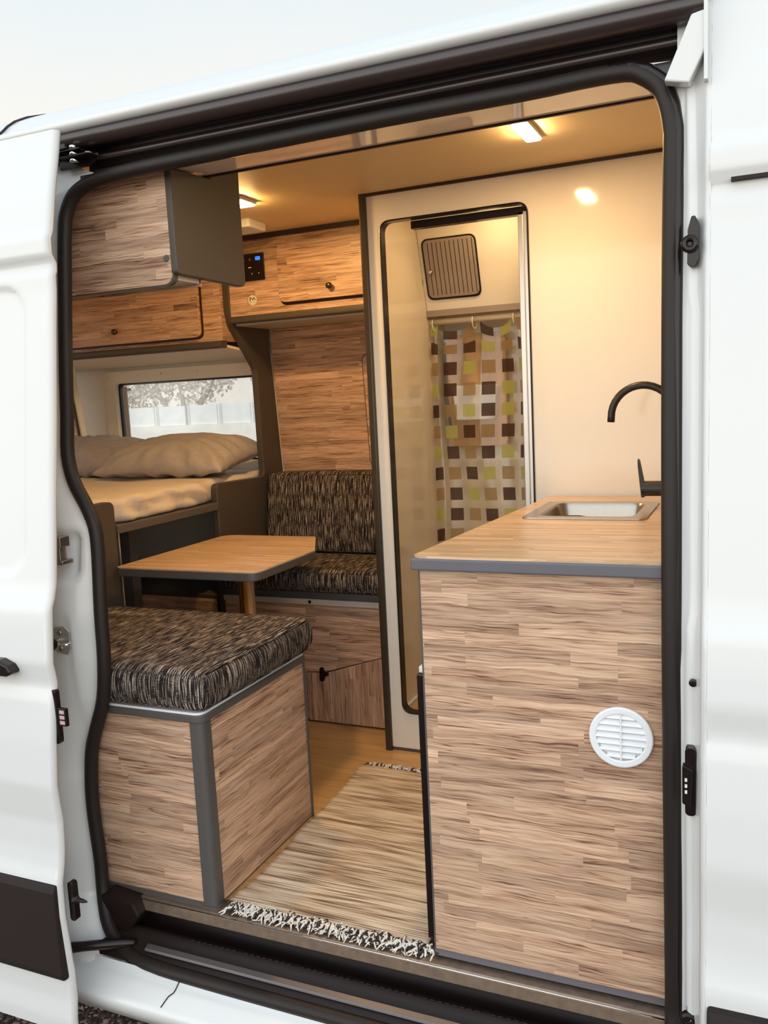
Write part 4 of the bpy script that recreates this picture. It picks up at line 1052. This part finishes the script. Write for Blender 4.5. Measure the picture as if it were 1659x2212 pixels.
tree((-5.0, 7.0, -.6), 'slender leaning young tree in front of the fence, window end by the divider', [((-.02, 0, 2.2), (.32, .3, .42)), ((.25, 0, 2.1), (.35, .25, .4))], [([(-.42, 0, 0), (-.35, 0, 1.2), (-.08, 0, 1.7), (0, 0, 2.3)], .028), ([(-.06, 0, 1.75), (.2, 0, 2.1), (.3, 0, 2.3)], .014), ([(-.05, 0, 1.8), (-.2, 0, 2.15), (-.22, 0, 2.4)], .012)], 8, .03, 700)

# ------------------------------------------------------------------ camera, sky, lights
Rm = Matrix(((0,) * 3,) * 3)
yaw, pitch, roll = -4.14375465e-01, -1.30823665e-01, 4.91919240e-02
f = Vector((math.sin(yaw) * math.cos(pitch), math.cos(yaw) * math.cos(pitch), math.sin(pitch)))
r = Vector((math.cos(yaw), -math.sin(yaw), 0)); d = f.cross(r)
r2 = math.cos(roll) * r + math.sin(roll) * d; d2 = -math.sin(roll) * r + math.cos(roll) * d
cam_d = bpy.data.cameras.new('camera'); cam = bpy.data.objects.new('camera', cam_d); COL.objects.link(cam)
mw = Matrix.Identity(4)
for i in range(3):
    mw[i][0], mw[i][1], mw[i][2] = r2[i], -d2[i], -f[i]
mw[0][3], mw[1][3], mw[2][3] = 0., -1.57, 1.2
cam.matrix_world = mw
cam_d.sensor_fit = 'VERTICAL'; cam_d.sensor_height = 36.; cam_d.lens = 1856.53 / 2212 * 36.
cam_d.clip_start = .02; cam_d.clip_end = 200
SC.camera = cam

w = bpy.data.worlds.new('sky'); SC.world = w; w.use_nodes = True
nt = w.node_tree; nt.nodes.clear()
out = N(nt, 'ShaderNodeOutputWorld'); bg = N(nt, 'ShaderNodeBackground'); tc = N(nt, 'ShaderNodeTexCoord')
sep = N(nt, 'ShaderNodeSeparateXYZ'); L(nt, tc.outputs['Generated'], sep.inputs[0])
wn = N(nt, 'ShaderNodeTexNoise'); setin(wn, Scale=3., Detail=3.); L(nt, tc.outputs['Generated'], wn.inputs['Vector'])
zz = math_n(nt, 'ADD', sep.outputs[2], math_n(nt, 'MULTIPLY', math_n(nt, 'SUBTRACT', wn.outputs['Fac'], .5), .10))
col = ramp(nt, zz, [(0., (1., .95, .84)), (.26, (.99, .96, .88)), (.42, (.83, .905, .95)), (.75, (.70, .82, .92))])
# the sky behind the viewer, where the low sun stands, is brighter than the sky beyond the van
mr = N(nt, 'ShaderNodeMapRange', interpolation_type='SMOOTHSTEP'); setin(mr, From_Min=.35, From_Max=-.75, To_Min=1.0, To_Max=2.3)
L(nt, sep.outputs[1], mr.inputs['Value'])
gl = math_n(nt, 'SUBTRACT', 1.12, math_n(nt, 'MULTIPLY', math_n(nt, 'MAXIMUM', sep.outputs[2], 0.), .42))
mx = N(nt, 'ShaderNodeMapRange', interpolation_type='SMOOTHSTEP'); setin(mx, From_Min=.2, From_Max=-.4, To_Min=0., To_Max=1.)
L(nt, sep.outputs[1], mx.inputs['Value'])
glm = math_n(nt, 'ADD', 1., math_n(nt, 'MULTIPLY', math_n(nt, 'SUBTRACT', gl, 1.), mx.outputs[0]))
L(nt, col, bg.inputs[0]); L(nt, math_n(nt, 'MULTIPLY', mr.outputs[0], glm), bg.inputs[1]); L(nt, bg.outputs[0], out.inputs[0])

vs = SC.view_settings
vs.view_transform = 'Standard'; vs.look = 'None'; vs.exposure = 0.; vs.gamma = 1.; vs.use_curve_mapping = False
SC.cycles.max_bounces = 10; SC.cycles.diffuse_bounces = 6; SC.cycles.glossy_bounces = 5; SC.cycles.transparent_max_bounces = 12
SC.cycles.sample_clamp_indirect = 6.
